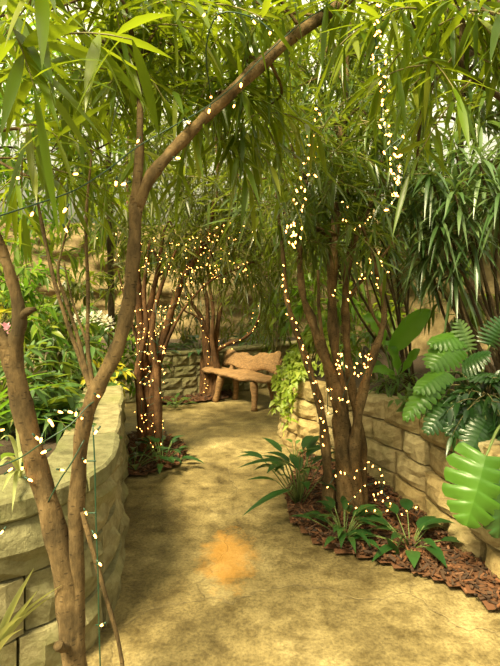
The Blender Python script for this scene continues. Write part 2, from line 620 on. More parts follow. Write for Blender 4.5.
mb, _ = poly_ground('soil', off(LEFT_WALL, 1, .16) + [(-6, 1.6), (-6, 6.4)], .70, None, .05)
tag(mb.build('planter_soil_left', M['soil']), kind='structure')
mb, _ = poly_ground('soil', off(RIGHT_WALL, -1, .14) + [(5, 1.4), (5, 8.2)], .62, None, .05, lift=lambda p: max(0, min(.5, (p[0] - 1.5) * .25)))
tag(mb.build('planter_soil_right', M['soil']), kind='structure')
mb, _ = poly_ground('soil', off(BACK_WALL, -1, .14) + [(4, 12), (-6, 12), (-6, 6.9)], .60, None, .05)
tag(mb.build('planter_soil_back', M['soil']), kind='structure')
rock_sheet('wall_rock_right', [(5.2, 3.2), (3.6, 4.6), (2.5, 5.8), (1.9, 7.2), (1.7, 9.5)], .5, 3.2, M['cliff'])
rock_sheet('wall_rock_back', [(3.5, 10.2), (1.2, 10.4), (-1.5, 10.3), (-4.5, 9.6), (-6.3, 7.5), (-6.5, 2.5)], .4, 3.0, M['cliff'], amp=.3)

mulch('bark_mulch', [(.36, 4.25), (.27, 3.75), (.28, 3.4), (.42, 3.1), (.85, 2.84), (1.08, 2.65), (1.22, 2.45), (1.4, 2.4), (1.30, 3.0), (1.17, 3.7), (.98, 4.2), (.7, 4.6), (.5, 4.8)],
      'reddish bark mulch around the right tree at the foot of the tan block wall', 2600)
mulch('bark_mulch', [(-1.06, 4.25), (-.86, 4.28), (-.66, 4.5), (-.60, 4.75), (-.68, 5.1), (-.9, 5.4), (-1.25, 5.5), (-1.3, 5.1), (-1.15, 4.6)],
      'dark bark mulch at the foot of the light-wrapped left tree', 900)
mulch('bark_mulch', [(-1.35, 6.95), (-.9, 6.95), (-.5, 7.15), (-.25, 7.45), (-.3, 7.75), (-.9, 7.5), (-1.4, 7.2)],
      'dark bark mulch strip below the grey wall behind the bench', 500)


# ------------------------------------------------------------------ foliage generators
def twig(lv, tb, p, d, length, nl, L, W, bend=.7, spread=.95, hang=.5, jit=.25, droop=.35, tr=.004):
    p = np.asarray(p, float); d = nrm(d)
    g = np.array([0, 0, -1.0])
    s = np.linspace(0, 1, 6)[:, None]
    c = p + d * s * length + g * s ** 2 * length * bend
    if tb is not None:
        tube(tb, c, np.linspace(tr, tr * .4, 6), 4, 1)
    q = np.linspace(.12, 1.0, nl)
    pos = p + d * q[:, None] * length + g * q[:, None] ** 2 * length * bend
    tan = nrm(d + g * 2 * q[:, None] * bend)
    a = np.arange(nl) * 2.4 + rng.uniform(0, 6.28)
    u = nrm(np.cross(tan, [.2, .3, .93] if abs(d[2]) < .8 else [1, .2, 0]))
    w = np.cross(tan, u)
    rad = np.cos(a)[:, None] * u + np.sin(a)[:, None] * w
    sp = spread * (1 - .45 * q[:, None])
    dd = tan * np.cos(sp) + rad * np.sin(sp) + g * hang + rng.normal(size=(nl, 3)) * jit
    lv.add(pos, dd, L * rng.uniform(.7, 1.2, nl), W * rng.uniform(.75, 1.2, nl), droop * rng.uniform(.3, 1.3, nl), rng.normal(size=(nl, 3)) * .35 + [0, 0, 1])


def blob_twigs(lv, tb, c, r, n, nl=12, tlen=.45, L=.2, W=.024, **kw):
    c, r = np.asarray(c, float), np.asarray(r, float)
    for _ in range(n):
        dv = nrm(rng.normal(size=3))
        p = c + dv * r * rng.random() ** .6 * .75
        d = nrm(dv * [1, 1, .5] + rng.normal(size=3) * .5 + [0, 0, .15])
        twig(lv, tb, p, d, tlen * rng.uniform(.6, 1.25), nl, L, W, **kw)


def limb_pts(l):
    return np.array([P(a, b, y) for a, b, y, r in l]), np.array([r for *_, r in l])


def make_tree(name, label, cat, base, limbs, blobs, bark, leaf, twigm='twig', group=None, prof='lance', n=9, rough=.12, **kw):
    """limbs: (part, [(px,py,Y,r)...]); blobs: (px,py,Y,(rx,ry,rz),twigs[,anchor limb index])"""
    root = empty(name, base, label, cat, group)
    allp = []
    for part, l in limbs:
        pts, rad = limb_pts(l)
        mb = MB()
        tube(mb, pts, rad, n, 7, rough)
        mb.build(part, M[bark], root)
        allp.append(catmull(pts, 6))
    nodes = np.vstack([a[len(a) // 2:] for a in allp])
    lv, tb = Leaves(prof), MB()
    for b in blobs:
        px, py, Y, r, nt_ = b[:5]
        c = P(px, py, Y)
        k = dict(kw)
        if len(b) > 5:
            k.update(b[5])
        a = nodes[np.argmin(np.linalg.norm(nodes - c, axis=1))]
        mid = (a + c) / 2 + rng.normal(size=3) * .06 + [0, 0, .08]
        br = k.pop('br', .012)
        bb = MB()
        tube(bb, [a, mid, c], [br, br * .75, br * .4], 6, 5)
        bb.build('branch', M[bark], root)
        blob_twigs(lv, tb, c, r, nt_, **k)
    if blobs:
        tag(tb.build('twigs', M[twigm], root), kind='stuff')
        fm = MB(); lv.to(fm)
        fm.build('foliage', M[leaf], root)
    return root


def rosette(lv, p, n, L, W, elev=(1.2, -.5), droop=.5, az=None):
    p = np.asarray(p, float)
    q = np.linspace(0, 1, n)
    e = elev[0] + (elev[1] - elev[0]) * q + rng.normal(size=n) * .12
    a = np.arange(n) * 2.4 + rng.uniform(0, 6.28)
    d = np.stack([np.cos(a) * np.cos(e), np.sin(a) * np.cos(e), np.sin(e)], 1)
    lv.add(p + d * .01 + np.array([0, 0, 1]) * (.06 * (1 - q))[:, None], d, L * rng.uniform(.75, 1.15, n), W * rng.uniform(.8, 1.15, n), droop * rng.uniform(.5, 1.4, n))


def frond(lv, tb, p, d, length, nl, L, W, bend=.5, tr=.004, lift=0, ang=1.1, droop=.25):
    p = np.asarray(p, float); d = nrm(d)
    g = np.array([0, 0, -1.0])
    s = np.linspace(0, 1, 7)[:, None]
    tube(tb, p + d * s * length + g * s ** 2 * length * bend, np.linspace(tr, tr * .3, 7), 4, 1)
    q = np.linspace(.15, 1, nl)
    pos = p + d * q[:, None] * length + g * q[:, None] ** 2 * length * bend
    tan = nrm(d + g * 2 * q[:, None] * bend)
    sd = nrm(np.cross(tan, [0, 0, 1]))
    up = np.cross(sd, tan)
    for sg in (-1, 1):
        dd = tan * math.cos(ang) + sd * sg * math.sin(ang) + up * lift
        lv.add(pos, dd, L * np.sin(PI * (.12 + .86 * q) ** .8) + .01, W, droop, up)


def stem_leaf(lv, tb, p, d, plen, L, W, droop=.45, pbend=.15, tr=.004, flat=.55, up=(0, 0, 1)):
    """petiole rising from p, ending in one blade that tips outward"""
    p = np.asarray(p, float); d = nrm(d)
    s = np.linspace(0, 1, 5)[:, None]
    g = np.array([0, 0, -1.0])
    c = p + d * s * plen + g * s ** 2 * plen * pbend
    tube(tb, c, np.linspace(tr, tr * .7, 5), 5, 1)
    h = nrm(d * [1, 1, 0] + 1e-4)
    dd = nrm(d * (1 - flat) + h * flat)
    lv.add(c[-1], dd, L, W, droop, up)


def lily(name, base, label, n, plen, L, W, spread=(.3, 1.0), mat='dark', group=None, extra=(), cat='plant', droop=.36):
    root = empty(name, base, label, cat, group)
    lv, tb = Leaves('ovate', .3), MB()
    for i in range(n):
        a = i * 2.4 + rng.uniform(-.3, .3)
        e = rng.uniform(*spread)
        d = np.array([math.cos(a) * math.sin(e), math.sin(a) * math.sin(e), math.cos(e)])
        stem_leaf(lv, tb, np.asarray(base) + d * [.04, .04, 0], d, plen * rng.uniform(.6, 1.15), L * rng.uniform(.75, 1.15), W * rng.uniform(.8, 1.15), droop * rng.uniform(.6, 1.4))
    for px, py, Y, tipx, tipy, tY, w in extra:       # particular long blades
        a, b = P(px, py, Y), P(tipx, tipy, tY)
        s = np.linspace(0, 1, 5)[:, None]
        c = np.asarray(base) * (1 - s) + a * s + np.array([0, 0, .08]) * np.sin(PI * s)
        tube(tb, c, .005, 5, 1)
        d = b - a
        l = np.linalg.norm(d)
        lv.add(a, d / l + np.array([0, 0, .25]), l, w, .25)
    tb.build('stalks', M['stalk'], root)
    fm = MB(); lv.to(fm); fm.build('leaves', M[mat], root)
    return root


def bush(name, base, label, c, r, n, mat, cat='shrub', group=None, prof='lance', stems=5, bark='twig', **kw):
    root = empty(name, base, label, cat, group)
    lv, tb = Leaves(prof), MB()
    c = np.asarray(c, float); base = np.asarray(base, float)
    for i in range(stems):
        e = c + rng.normal(size=3) * np.asarray(r) * .4
        b = base + [rng.normal() * .03, rng.normal() * .03, 0]
        st = MB(); tube(st, [b, (b + e) / 2 + rng.normal(size=3) * .05, e], [.012, .009, .005], 6, 5)
        st.build('stem', M[bark], root)
    blob_twigs(lv, tb, c, r, n, **kw)
    tag(tb.build('twigs', M['twig'], root), kind='stuff')
    fm = MB(); lv.to(fm); fm.build('foliage', M[mat], root)
    return root


# ------------------------------------------------------------------ the trees
K_NEAR = dict(nl=13, tlen=.34, L=.21, W=.024, bend=.25, hang=.06, jit=.45, spread=1.15, droop=.28)
make_tree('ficus_tree', 'grey-barked two-trunk tree in the left foreground with one branch arching across the path', 'tree', (-.60, 1.75, 0), [
    ('trunk', [(78, 790, 1.75, 0.0516), (76, 700, 1.75, 0.0473), (70, 610, 1.75, 0.0430), (55, 530, 1.75, 0.0396), (38, 470, 1.75, 0.0370), (22, 405, 1.74, 0.0361), (12, 362, 1.73, 0.0310), (4, 345, 1.73, 0.0224)]),
    ('trunk', [(79, 720, 1.75, 0.0344), (76, 590, 1.75, 0.0292), (77, 500, 1.76, 0.0267), (83, 430, 1.77, 0.0267), (95, 393, 1.78, 0.0275), (113, 358, 1.80, 0.0267), (126, 318, 1.82, 0.0258), (133, 262, 1.84, 0.0249), (136, 205, 1.86, 0.0249)]),
    ('branch', [(20, 392, 1.74, 0.0258), (8, 352, 1.73, 0.0292), (-3, 335, 1.72, 0.0258), (-30, 310, 1.70, 0.0224), (-60, 260, 1.7, 0.0172)]),
    ('branch', [(20, 390, 1.74, 0.0275), (14, 350, 1.73, 0.0284), (20, 318, 1.73, 0.0241), (12, 280, 1.72, 0.0189), (2, 250, 1.70, 0.0172), (-15, 200, 1.66, 0.0155), (-20, 120, 1.66, 0.0103)]),
    ('branch', [(19, 318, 1.73, 0.0206), (27, 312, 1.72, 0.0138), (35, 309, 1.71, 0.0086)]),
    ('branch', [(135, 212, 1.86, 0.0232), (139, 160, 1.88, 0.0172), (140, 118, 1.92, 0.0120), (138, 60, 2.0, .009)]),
    ('branch', [(136, 208, 1.86, 0.0241), (152, 175, 1.88, 0.0232), (180, 143, 1.92, 0.0232), (215, 108, 1.98, 0.0241), (255, 70, 2.05, .027), (295, 35, 2.1, .026), (338, 6, 2.2, .026), (390, -40, 2.3, .022)]),
    ('stem', [(94, 398, 1.79, 0.0120), (84, 370, 1.83, 0.0095), (68, 325, 1.9, 0.0077), (54, 280, 1.95, 0.0077), (42, 225, 2.0, .007), (34, 180, 2.0, .004)]),
    ('stem', [(93, 400, 1.79, 0.0103), (80, 345, 1.86, 0.0069), (66, 300, 1.9, 0.0069), (58, 270, 1.9, 0.0052), (70, 220, 1.95, 0.0034)]),
    ('stem', [(95, 396, 1.79, 0.0103), (88, 350, 1.83, 0.0077), (88, 290, 1.88, 0.0069), (86, 220, 1.9, 0.0060), (92, 150, 1.95, 0.0034)]),
    ('stem', [(88, 345, 1.84, 0.0060), (78, 318, 1.87, 0.0043), (70, 292, 1.9, 0.0034), (64, 262, 1.9, 0.0026)]),
    ('shoot', [(82, 512, 1.74, 0.0086), (92, 548, 1.72, 0.0086), (104, 590, 1.71, 0.0077), (118, 640, 1.70, 0.0069), (126, 690, 1.70, 0.0060)]),
    ('stub', [(74, 640, 1.74, 0.0138), (64, 648, 1.69, 0.0146), (58, 645, 1.66, 0.0155)]),
], [
    (60, -30, 2.0, (.35, .3, .2), 12), (130, -30, 2.3, (.4, .3, .2), 14), (200, -35, 2.5, (.4, .3, .2), 14), (260, -30, 2.6, (.4, .3, .2), 14),
    (5, 15, 1.4, (.2, .25, .16), 6, dict(L=.25, W=.034)), (50, 10, 1.8, (.3, .3, .2), 7), (20, 130, 1.7, (.25, .3, .2), 6),
    (110, 25, 2.1, (.35, .3, .25), 13), (170, 15, 2.2, (.35, .3, .25), 14), (235, 5, 2.3, (.35, .3, .22), 12),
    (75, 90, 2.2, (.3, .3, .25), 9), (140, 80, 2.3, (.3, .3, .25), 12), (190, 70, 2.4, (.3, .3, .25), 12),
    (240, 95, 2.35, (.2, .25, .18), 9, dict(bend=.6, hang=.7, tlen=.26)), (205, 135, 2.4, (.22, .25, .12), 7, dict(bend=.6, hang=.7, tlen=.26)),
    (262, 110, 2.4, (.15, .25, .15), 6, dict(bend=.6, hang=.8, tlen=.26)), (300, -15, 2.3, (.25, .3, .2), 8),
    (40, 160, 2.2, (.25, .3, .15), 5), (115, 140, 2.4, (.3, .3, .15), 7),
], 'bark', 'near', br=.008, **K_NEAR)

K_MID = dict(nl=14, tlen=.38, L=.18, W=.021, bend=.35, hang=.1, jit=.42, spread=1.15, droop=.35)
make_tree('ficus_tree', 'multi-stemmed tree growing from the mulch bed by the right block wall', 'tree', (.675, 3.55, 0), [
    ('trunk', [(347, 530, 3.50, .085), (346, 490, 3.52, .066), (342, 440, 3.55, .058), (336, 395, 3.55, .048), (322, 350, 3.55, .036), (311, 318, 3.55, .030), (302, 290, 3.55, .024), (300, 240, 3.55, .02), (306, 180, 3.5, .016)]),
    ('trunk', [(330, 515, 3.52, .045), (326, 450, 3.53, .034), (320, 405, 3.54, .028), (308, 365, 3.55, .026), (296, 330, 3.55, .022), (287, 300, 3.55, .018), (284, 265, 3.55, .014), (278, 210, 3.6, .01)]),
    ('trunk', [(352, 520, 3.56, .06), (350, 460, 3.58, .045), (342, 400, 3.6, .038), (334, 340, 3.6, .034), (332, 280, 3.62, .034), (336, 220, 3.65, .032), (340, 160, 3.7, .026), (345, 90, 3.8, .02), (350, 20, 3.9, .012)]),
    ('trunk', [(357, 515, 3.52, .05), (355, 455, 3.5, .04), (360, 405, 3.5, .034), (372, 360, 3.5, .028), (384, 320, 3.5, .020), (380, 285, 3.5, .017), (371, 255, 3.5, .014), (362, 225, 3.5, .010)]),
    ('trunk', [(362, 520, 3.58, .04), (362, 450, 3.62, .034), (352, 390, 3.64, .030), (346, 330, 3.64, .028), (347, 270, 3.64, .026), (360, 225, 3.7, .024), (376, 195, 3.7, .02), (400, 150, 3.7, .012)]),
    ('branch', [(347, 300, 3.64, .016), (362, 280, 3.62, .014), (378, 262, 3.6, .010), (398, 235, 3.55, .007)]),
    ('branch', [(383, 330, 3.5, .014), (372, 312, 3.45, .010), (366, 280, 3.42, .007)]),
    ('branch', [(328, 360, 3.58, .016), (320, 320, 3.5, .012), (318, 270, 3.45, .010)]),
], [
    (300, 155, 3.3, (.32, .35, .25), 20), (340, 130, 3.5, (.4, .35, .3), 24), (315, 200, 3.5, (.35, .3, .22), 20),
    (350, 195, 3.6, (.35, .3, .25), 22), (285, 205, 3.7, (.35, .3, .25), 18), (340, 235, 3.6, (.3, .3, .15), 12),
    (300, 245, 3.8, (.25, .3, .12), 10), (370, 120, 3.7, (.4, .35, .35), 24), (320, 70, 3.8, (.4, .35, .35), 24),
    (380, 60, 3.9, (.4, .35, .4), 24), (345, 20, 3.9, (.5, .35, .35), 24), (290, 90, 4.0, (.35, .35, .3), 16), (390, 165, 3.8, (.3, .3, .25), 14),
], 'bark', 'mid', br=.012, rough=.25, **K_MID)

K_OL = dict(nl=16, tlen=.45, L=.17, W=.02, bend=.3, hang=.06, jit=.45, spread=1.05)
make_tree('ficus_tree', 'reddish multi-stemmed left tree wrapped tightly in warm lights beside the path', 'tree', (-.98, 4.85, 0), [
    ('trunk', [(149, 462, 4.85, .09), (149, 425, 4.85, .075), (146, 385, 4.85, .06), (141, 345, 4.85, .045), (139, 300, 4.85, .034), (136, 250, 4.85, .026), (128, 200, 4.85, .018)]),
    ('trunk', [(152, 462, 4.82, .08), (153, 420, 4.82, .065), (155, 380, 4.82, .05), (163, 340, 4.8, .040), (175, 300, 4.8, .034), (188, 270, 4.8, .03), (206, 242, 4.8, .026), (226, 222, 4.8, .018), (240, 190, 4.8, .012)]),
    ('trunk', [(146, 460, 4.9, .07), (148, 400, 4.92, .06), (152, 350, 4.92, .045), (150, 310, 4.92, .032), (158, 270, 4.92, .022), (164, 230, 4.92, .016)]),
    ('trunk', [(142, 462, 4.78, .05), (141, 410, 4.76, .04), (138, 370, 4.75, .032), (146, 330, 4.74, .026), (144, 290, 4.75, .02), (150, 240, 4.75, .012)]),
    ('trunk', [(158, 462, 4.76, .05), (158, 415, 4.74, .04), (157, 375, 4.74, .032), (152, 330, 4.72, .026), (160, 290, 4.75, .02), (176, 250, 4.75, .012)]),
    ('branch', [(157, 372, 4.82, .02), (170, 335, 4.75, .016), (186, 306, 4.7, .012), (212, 280, 4.7, .010), (246, 266, 4.7, .006)]),
    ('branch', [(206, 242, 4.8, .022), (214, 205, 4.8, .022), (218, 170, 4.85, .016), (214, 120, 4.9, .01)]),
    ('branch', [(143, 360, 4.85, .016), (128, 310, 4.8, .012), (118, 270, 4.8, .007)]),
], [
    (150, 175, 4.6, (.5, .4, .35), 26), (205, 190, 4.7, (.5, .4, .35), 28), (245, 190, 4.9, (.45, .4, .35), 26), (110, 215, 4.8, (.4, .4, .35), 7),
    (175, 235, 5.0, (.5, .4, .25), 18), (225, 235, 5.0, (.4, .4, .25), 18), (265, 230, 5.1, (.4, .4, .35), 20), (190, 130, 4.9, (.5, .4, .4), 22),
    (250, 130, 5.0, (.5, .4, .4), 22), (130, 120, 4.9, (.5, .4, .4), 18), (215, 70, 5.1, (.6, .4, .45), 20), (160, 280, 5.1, (.3, .3, .15), 6), (285, 180, 5.0, (.4, .4, .4), 14), (150, 262, 5.0, (.35, .3, .15), 8), (215, 262, 5.2, (.45, .35, .18), 12), (262, 268, 5.5, (.28, .35, .2), 12),
], 'bark_red', 'olive', br=.013, **K_OL)

make_tree('ficus_tree', 'slender many-stemmed tree at the back, growing left of the wooden bench', 'tree', (-.62, 7.42, 0), [
    ('trunk', [(208, 400, 7.42, .10), (208, 370, 7.42, .085), (206, 345, 7.42, .06), (202, 320, 7.42, .035), (190, 300, 7.42, .03), (182, 275, 7.42, .025), (176, 240, 7.4, .018)]),
    ('trunk', [(212, 400, 7.4, .10), (214, 365, 7.4, .07), (216, 335, 7.4, .04), (220, 310, 7.4, .034), (222, 280, 7.4, .03), (232, 245, 7.4, .02)]),
    ('trunk', [(205, 400, 7.45, .09), (204, 365, 7.45, .06), (207, 330, 7.45, .04), (207, 300, 7.45, .03), (200, 270, 7.45, .022), (205, 230, 7.45, .015)]),
    ('trunk', [(216, 400, 7.3, .07), (217, 370, 7.3, .05), (212, 340, 7.3, .034), (213, 310, 7.3, .026), (208, 270, 7.3, .02), (215, 240, 7.3, .012)]),
    ('branch', [(217, 350, 7.4, .034), (230, 343, 7.35, .028), (244, 338, 7.3, .022), (256, 325, 7.25, .018), (262, 300, 7.2, .014), (258, 270, 7.2, .01)]),
    ('branch', [(211, 340, 7.4, .022), (198, 318, 7.3, .016), (184, 310, 7.25, .012), (172, 290, 7.2, .008)]),
], [
    (185, 250, 7.3, (.6, .5, .35), 20), (235, 245, 7.3, (.6, .5, .4), 24), (275, 250, 7.0, (.5, .5, .5), 26), (276, 280, 7.3, (.3, .35, .3), 18),
    (150, 235, 7.3, (.6, .5, .4), 18), (280, 200, 7.0, (.6, .5, .5), 20), (220, 200, 7.2, (.7, .5, .5), 20),
], 'bark_red', 'olive', br=.016, nl=14, tlen=.55, L=.19, W=.024, bend=.45, hang=.2, jit=.45, spread=1.1)

make_tree('ficus_tree', 'leafy tree leaning in from the right edge, its long blades hanging across the top corner', 'tree', (1.75, 2.55, .72), [
    ('trunk', [(596, 450, 2.55, .05), (580, 300, 2.55, .045), (540, 150, 2.5, .036), (500, 20, 2.4, .03), (460, -60, 2.3, .02)]),
    ('branch', [(505, 40, 2.4, .02), (460, 60, 2.3, .014), (425, 100, 2.4, .010), (416, 170, 2.6, .006)]),
    ('branch', [(530, 120, 2.5, .02), (490, 90, 2.2, .014), (460, 70, 2.0, .009)]),
], [
    (400, -10, 2.1, (.25, .3, .2), 9, dict(bend=.45, hang=.4)), (450, -10, 1.9, (.3, .3, .18), 10, dict(bend=.45, hang=.4)), (495, 15, 1.8, (.2, .3, .2), 8, dict(bend=.45, hang=.4)), (430, 35, 2.0, (.25, .3, .18), 8, dict(bend=.45, hang=.5, tlen=.26)),
    (480, 55, 2.0, (.22, .3, .18), 8, dict(bend=.45, hang=.5, tlen=.26)),
], 'bark_dark', 'near', br=.008, **K_NEAR)

# strap-leaved shrub on the right planter
def cane_plant(name, base, label, tips, mat, L, W, nleaf, bark='bark_dark', elev=(1.25, -.75), droop=.6):
    root = empty(name, base, label, 'shrub')
    lv = Leaves('lance', .3)
    base = np.asarray(base, float)
    for px, py, Y in tips:
        t = P(px, py, Y)
        b = base + rng.normal(size=3) * [.06, .06, 0]
        m1 = b * .5 + t * .5 + rng.normal(size=3) * [.08, .08, .03]
        st = MB(); tube(st, [b, m1, t], [.014, .011, .007], 7, 8, .1)
        st.build('cane', M[bark], root)
        rosette(lv, t, nleaf, L, W, elev, droop)
        tg = nrm(t - m1)
        for k in range(2):
            rosette(lv, t - tg * (.06 + .08 * k), nleaf // 2, L, W, (.5, -.9), droop)
    fm = MB(); lv.to(fm); fm.build('foliage', M[mat], root)
    return root


cane_plant('strap_leaf_shrub', (1.95, 3.75, .74), 'tall shrub with tufts of glossy strap leaves over the right wall', [
    (430, 175, 3.5), (455, 195, 3.4), (480, 165, 3.4), (500, 195, 3.3), (412, 205, 3.7), (440, 225, 3.5), (470, 232, 3.5), (455, 150, 3.7), (425, 240, 3.7), (450, 262, 3.7),
    (405, 185, 3.9), (508, 140, 3.5), (435, 200, 3.8), (475, 205, 3.8), (420, 262, 3.9)], 'grey', .27, .028, 22)
cane_plant('strap_leaf_shrub', (1.55, 4.9, .66), 'darker strap-leaved shrub behind the right tree, below its crown', [
    (330, 165, 4.4), (310, 185, 4.3), (350, 180, 4.5), (370, 215, 4.6), (385, 245, 4.7), (395, 215, 4.6), (325, 215, 4.4), (410, 270, 4.8), (360, 250, 4.8)], 'grey', .27, .026, 20)


# trees beyond
def bg_tree(px, Y, crown, label, mat='far', z0=.6, L=.26, W=.045):
    b = np.array([(px - CX) * Y / F, Y, z0])
    pyb = HZ + (H - z0) * F / Y
    zt = max(P(c_[0], c_[1], c_[2])[2] for c_ in crown)
    pyt = HZ + (H - zt) * F / Y
    make_tree('leafy_tree', label, 'tree', b, [
        ('trunk', [(px, pyb + 3, Y, .05), (px + rng.normal() * 6, pyb * .6 + pyt * .4, Y, .045), (px + rng.normal() * 10, pyb * .3 + pyt * .7, Y, .035), (px + rng.normal() * 10, pyt, Y, .02)]),
    ], crown, 'bark_dark', mat, group='background trees', br=.02, nl=14, tlen=.7, L=L, W=W, bend=.4, hang=.12, jit=.5, spread=1.15)


bg_tree(-30, 6.3, [(0, 60, 6.0, (.7, .6, .6), 24), (50, 40, 6.3, (.7, .6, .6), 24), (20, 130, 6.2, (.7, .6, .6), 24), (-10, 200, 6.0, (.6, .6, .5), 20), (60, 170, 6.4, (.6, .6, .5), 20), (30, 240, 6.4, (.5, .5, .35), 14)],
        'pale green background tree behind the left planter, left of the thin stems', 'bright')
bg_tree(112, 7.2, [(90, 90, 7.2, (.8, .6, .7), 28), (140, 60, 7.4, (.8, .6, .7), 28), (110, 160, 7.2, (.7, .6, .6), 26), (100, 225, 7.2, (.6, .6, .5), 20), (160, 140, 7.5, (.7, .6, .6), 24), (90, 20, 7.3, (.8, .6, .6), 22)],
        'background tree seen between the left foreground trunks')
bg_tree(278, 9.0, [(190, 60, 8.8, (1, .7, .9), 34), (250, 80, 9, (1, .7, .9), 34), (220, 160, 9, (1, .7, .8), 34), (290, 150, 9, (.9, .7, .8), 30), (180, 210, 9.0, (.8, .7, .6), 26), (250, 225, 9.2, (.8, .7, .6), 26), (300, 60, 9, (1, .7, .9), 30)],
        'tall background tree directly behind the bench wall', 'far')
bg_tree(345, 6.8, [(330, 60, 6.6, (.8, .6, .8), 30), (380, 90, 6.8, (.8, .6, .8), 30), (350, 160, 6.8, (.7, .6, .7), 28), (310, 240, 7.0, (.5, .5, .5), 20), (350, 250, 6.9, (.5, .5, .5), 20), (395, 190, 6.9, (.6, .6, .6), 24), (320, 310, 7.0, (.4, .5, .4), 14), (360, 315, 6.8, (.4, .5, .35), 12), (300, 130, 7, (.6, .6, .7), 22)],
        'background tree behind the right multi-stemmed tree', 'far')
bg_tree(470, 5.6, [(440, 40, 5.4, (.7, .6, .7), 26), (490, 60, 5.4, (.7, .6, .7), 26), (420, 120, 5.6, (.6, .6, .6), 24), (470, 130, 5.5, (.6, .6, .6), 24), (505, 190, 5.5, (.5, .5, .5), 18), (400, 30, 5.8, (.6, .6, .6), 18)],
        'background tree above the rock face at the right edge', 'mid')

# ------------------------------------------------------------------ plants, left planter
SZ = .72
bush('leafy_shrub', (-2.9, 4.6, SZ), 'bright green shrub at the left edge of the left planter', (-2.2, 4.5, 1.35), (.5, .5, .45), 34, 'bright', nl=10, tlen=.35, L=.13, W=.045, prof='ovate', bend=.5, hang=.2)
bush('leafy_shrub', (-2.05, 5.4, SZ), 'green shrub behind the ferns, between the thin stems and the left tree', (-1.95, 5.4, 1.25), (.45, .4, .4), 30, 'fern', nl=10, tlen=.35, L=.14, W=.05, prof='ovate', bend=.5, hang=.2)
bush('yellow_shrub', (-1.95, 4.6, SZ), 'small yellow-leaved shrub right of the fern in the left planter', P(105, 372, 4.5), (.16, .2, .14), 14, 'yellow', nl=8, tlen=.16, L=.10, W=.035, prof='ovate', bend=.3, hang=.1)
bush('yellow_shrub', (-2.5, 4.0, SZ), 'yellow-leaved shrub behind the foreground trunk at the left edge', P(4, 318, 4.2), (.2, .2, .18), 14, 'yellow', nl=8, tlen=.2, L=.12, W=.035, prof='ovate', bend=.3, hang=.1)
bush('leafy_shrub', (-2.4, 3.3, SZ), 'low dark green shrub under the ferns at the left edge', P(20, 395, 3.1), (.25, .3, .15), 18, 'fern', nl=10, tlen=.25, L=.13, W=.04, prof='ovate', bend=.5, hang=.2)


for lab, px_, py_, Y_, rr, nn, mt in (
    ('dark shrub on the back planter behind the left tree', 135, 315, 8.0, (.5, .4, .4), 26, 'mid'),
    ('olive shrub in the back planter between the left tree and the back tree', 185, 318, 8.6, (.5, .4, .35), 28, 'olive'),
    ('olive shrub on the back planter right above the wooden bench', 240, 318, 9.2, (.6, .4, .35), 24, 'olive'),
    ('dark drooping shrub at the back between the bench and the vine', 276, 312, 7.9, (.32, .3, .55), 46, 'mid')):
    c_ = P(px_, py_, Y_)
    bush('leafy_shrub', (c_[0], c_[1], .62), lab, c_, rr, nn, mt, nl=11, tlen=.4, L=.17, W=.03, bend=.5, hang=.2, jit=.4)


def fern(name, base, label, n, length, mat='fern', L=.13, W=.022, nl=22, elev=(.5, 1.1), bend=.55, group=None, cat='fern'):
    root = empty(name, base, label, cat, group)
    lv, tb = Leaves('lance', .15), MB()
    for i in range(n):
        a = i * 2.4 + rng.uniform(-.2, .2)
        e = rng.uniform(*elev)
        d = np.array([math.cos(a) * math.cos(e), math.sin(a) * math.cos(e), math.sin(e)])
        frond(lv, tb, np.asarray(base) + [0, 0, -.01], d, length * rng.uniform(.75, 1.15), nl, L, W, bend)
    tb.build('stalks', M['stalk'], root)
    fm = MB(); lv.to(fm); fm.build('fronds', M[mat], root)
    return root


fern('fern', (-1.70, 3.95, SZ), 'arching green fern in the left planter, behind the two foreground trunks', 16, .62)
fern('fern', (-1.35, 4.55, SZ), 'feathery fern at the left planter rim, just left of the light-wrapped tree', 12, .45)
fern('fern', (-2.15, 3.55, SZ), 'wide fern in the left planter at the photo\'s left edge', 14, .6)

for nm, b, lab, px_, py_, Y_, rr, nn, mt in (
    ('leafy_shrub', (-1.9, 4.75, SZ), 'mid-height green shrub in front of the white flower heads', 62, 345, 4.5, (.34, .3, .26), 30, 'fern'),
    ('leafy_shrub', (-2.5, 5.0, SZ), 'tall bright shrub behind the fork of the slanting foreground trunk', 22, 285, 4.9, (.42, .4, .42), 38, 'bright'),
    ('leafy_shrub', (-1.55, 5.3, SZ), 'green shrub close behind the curved foreground trunk', 112, 350, 5.1, (.28, .3, .26), 26, 'bright'),
    ('leafy_shrub', (-2.3, 5.9, SZ), 'olive shrub farther back between the thin stems', 70, 290, 5.7, (.5, .4, .4), 36, 'olive'),
    ('leafy_shrub', (-1.62, 3.15, SZ), 'low glossy shrub on the left planter soil behind the foreground trunk', 12, 380, 3.1, (.2, .24, .12), 14, 'fern')):
    bush(nm, b, lab, P(px_, py_, Y_), rr, nn, mt, nl=10, tlen=.3, L=.13, W=.04, prof='ovate', bend=.4, hang=.15, jit=.4)
fern('fern', (-1.28, 3.1, SZ), 'big blue-green fern between the two foreground trunks near the cap stones', 22, .55, 'fern', .12, .018, 26, (.5, 1.3), .5)
fern('fern', (-1.50, 4.85, SZ), 'small upright fern under the white flower heads', 12, .45)
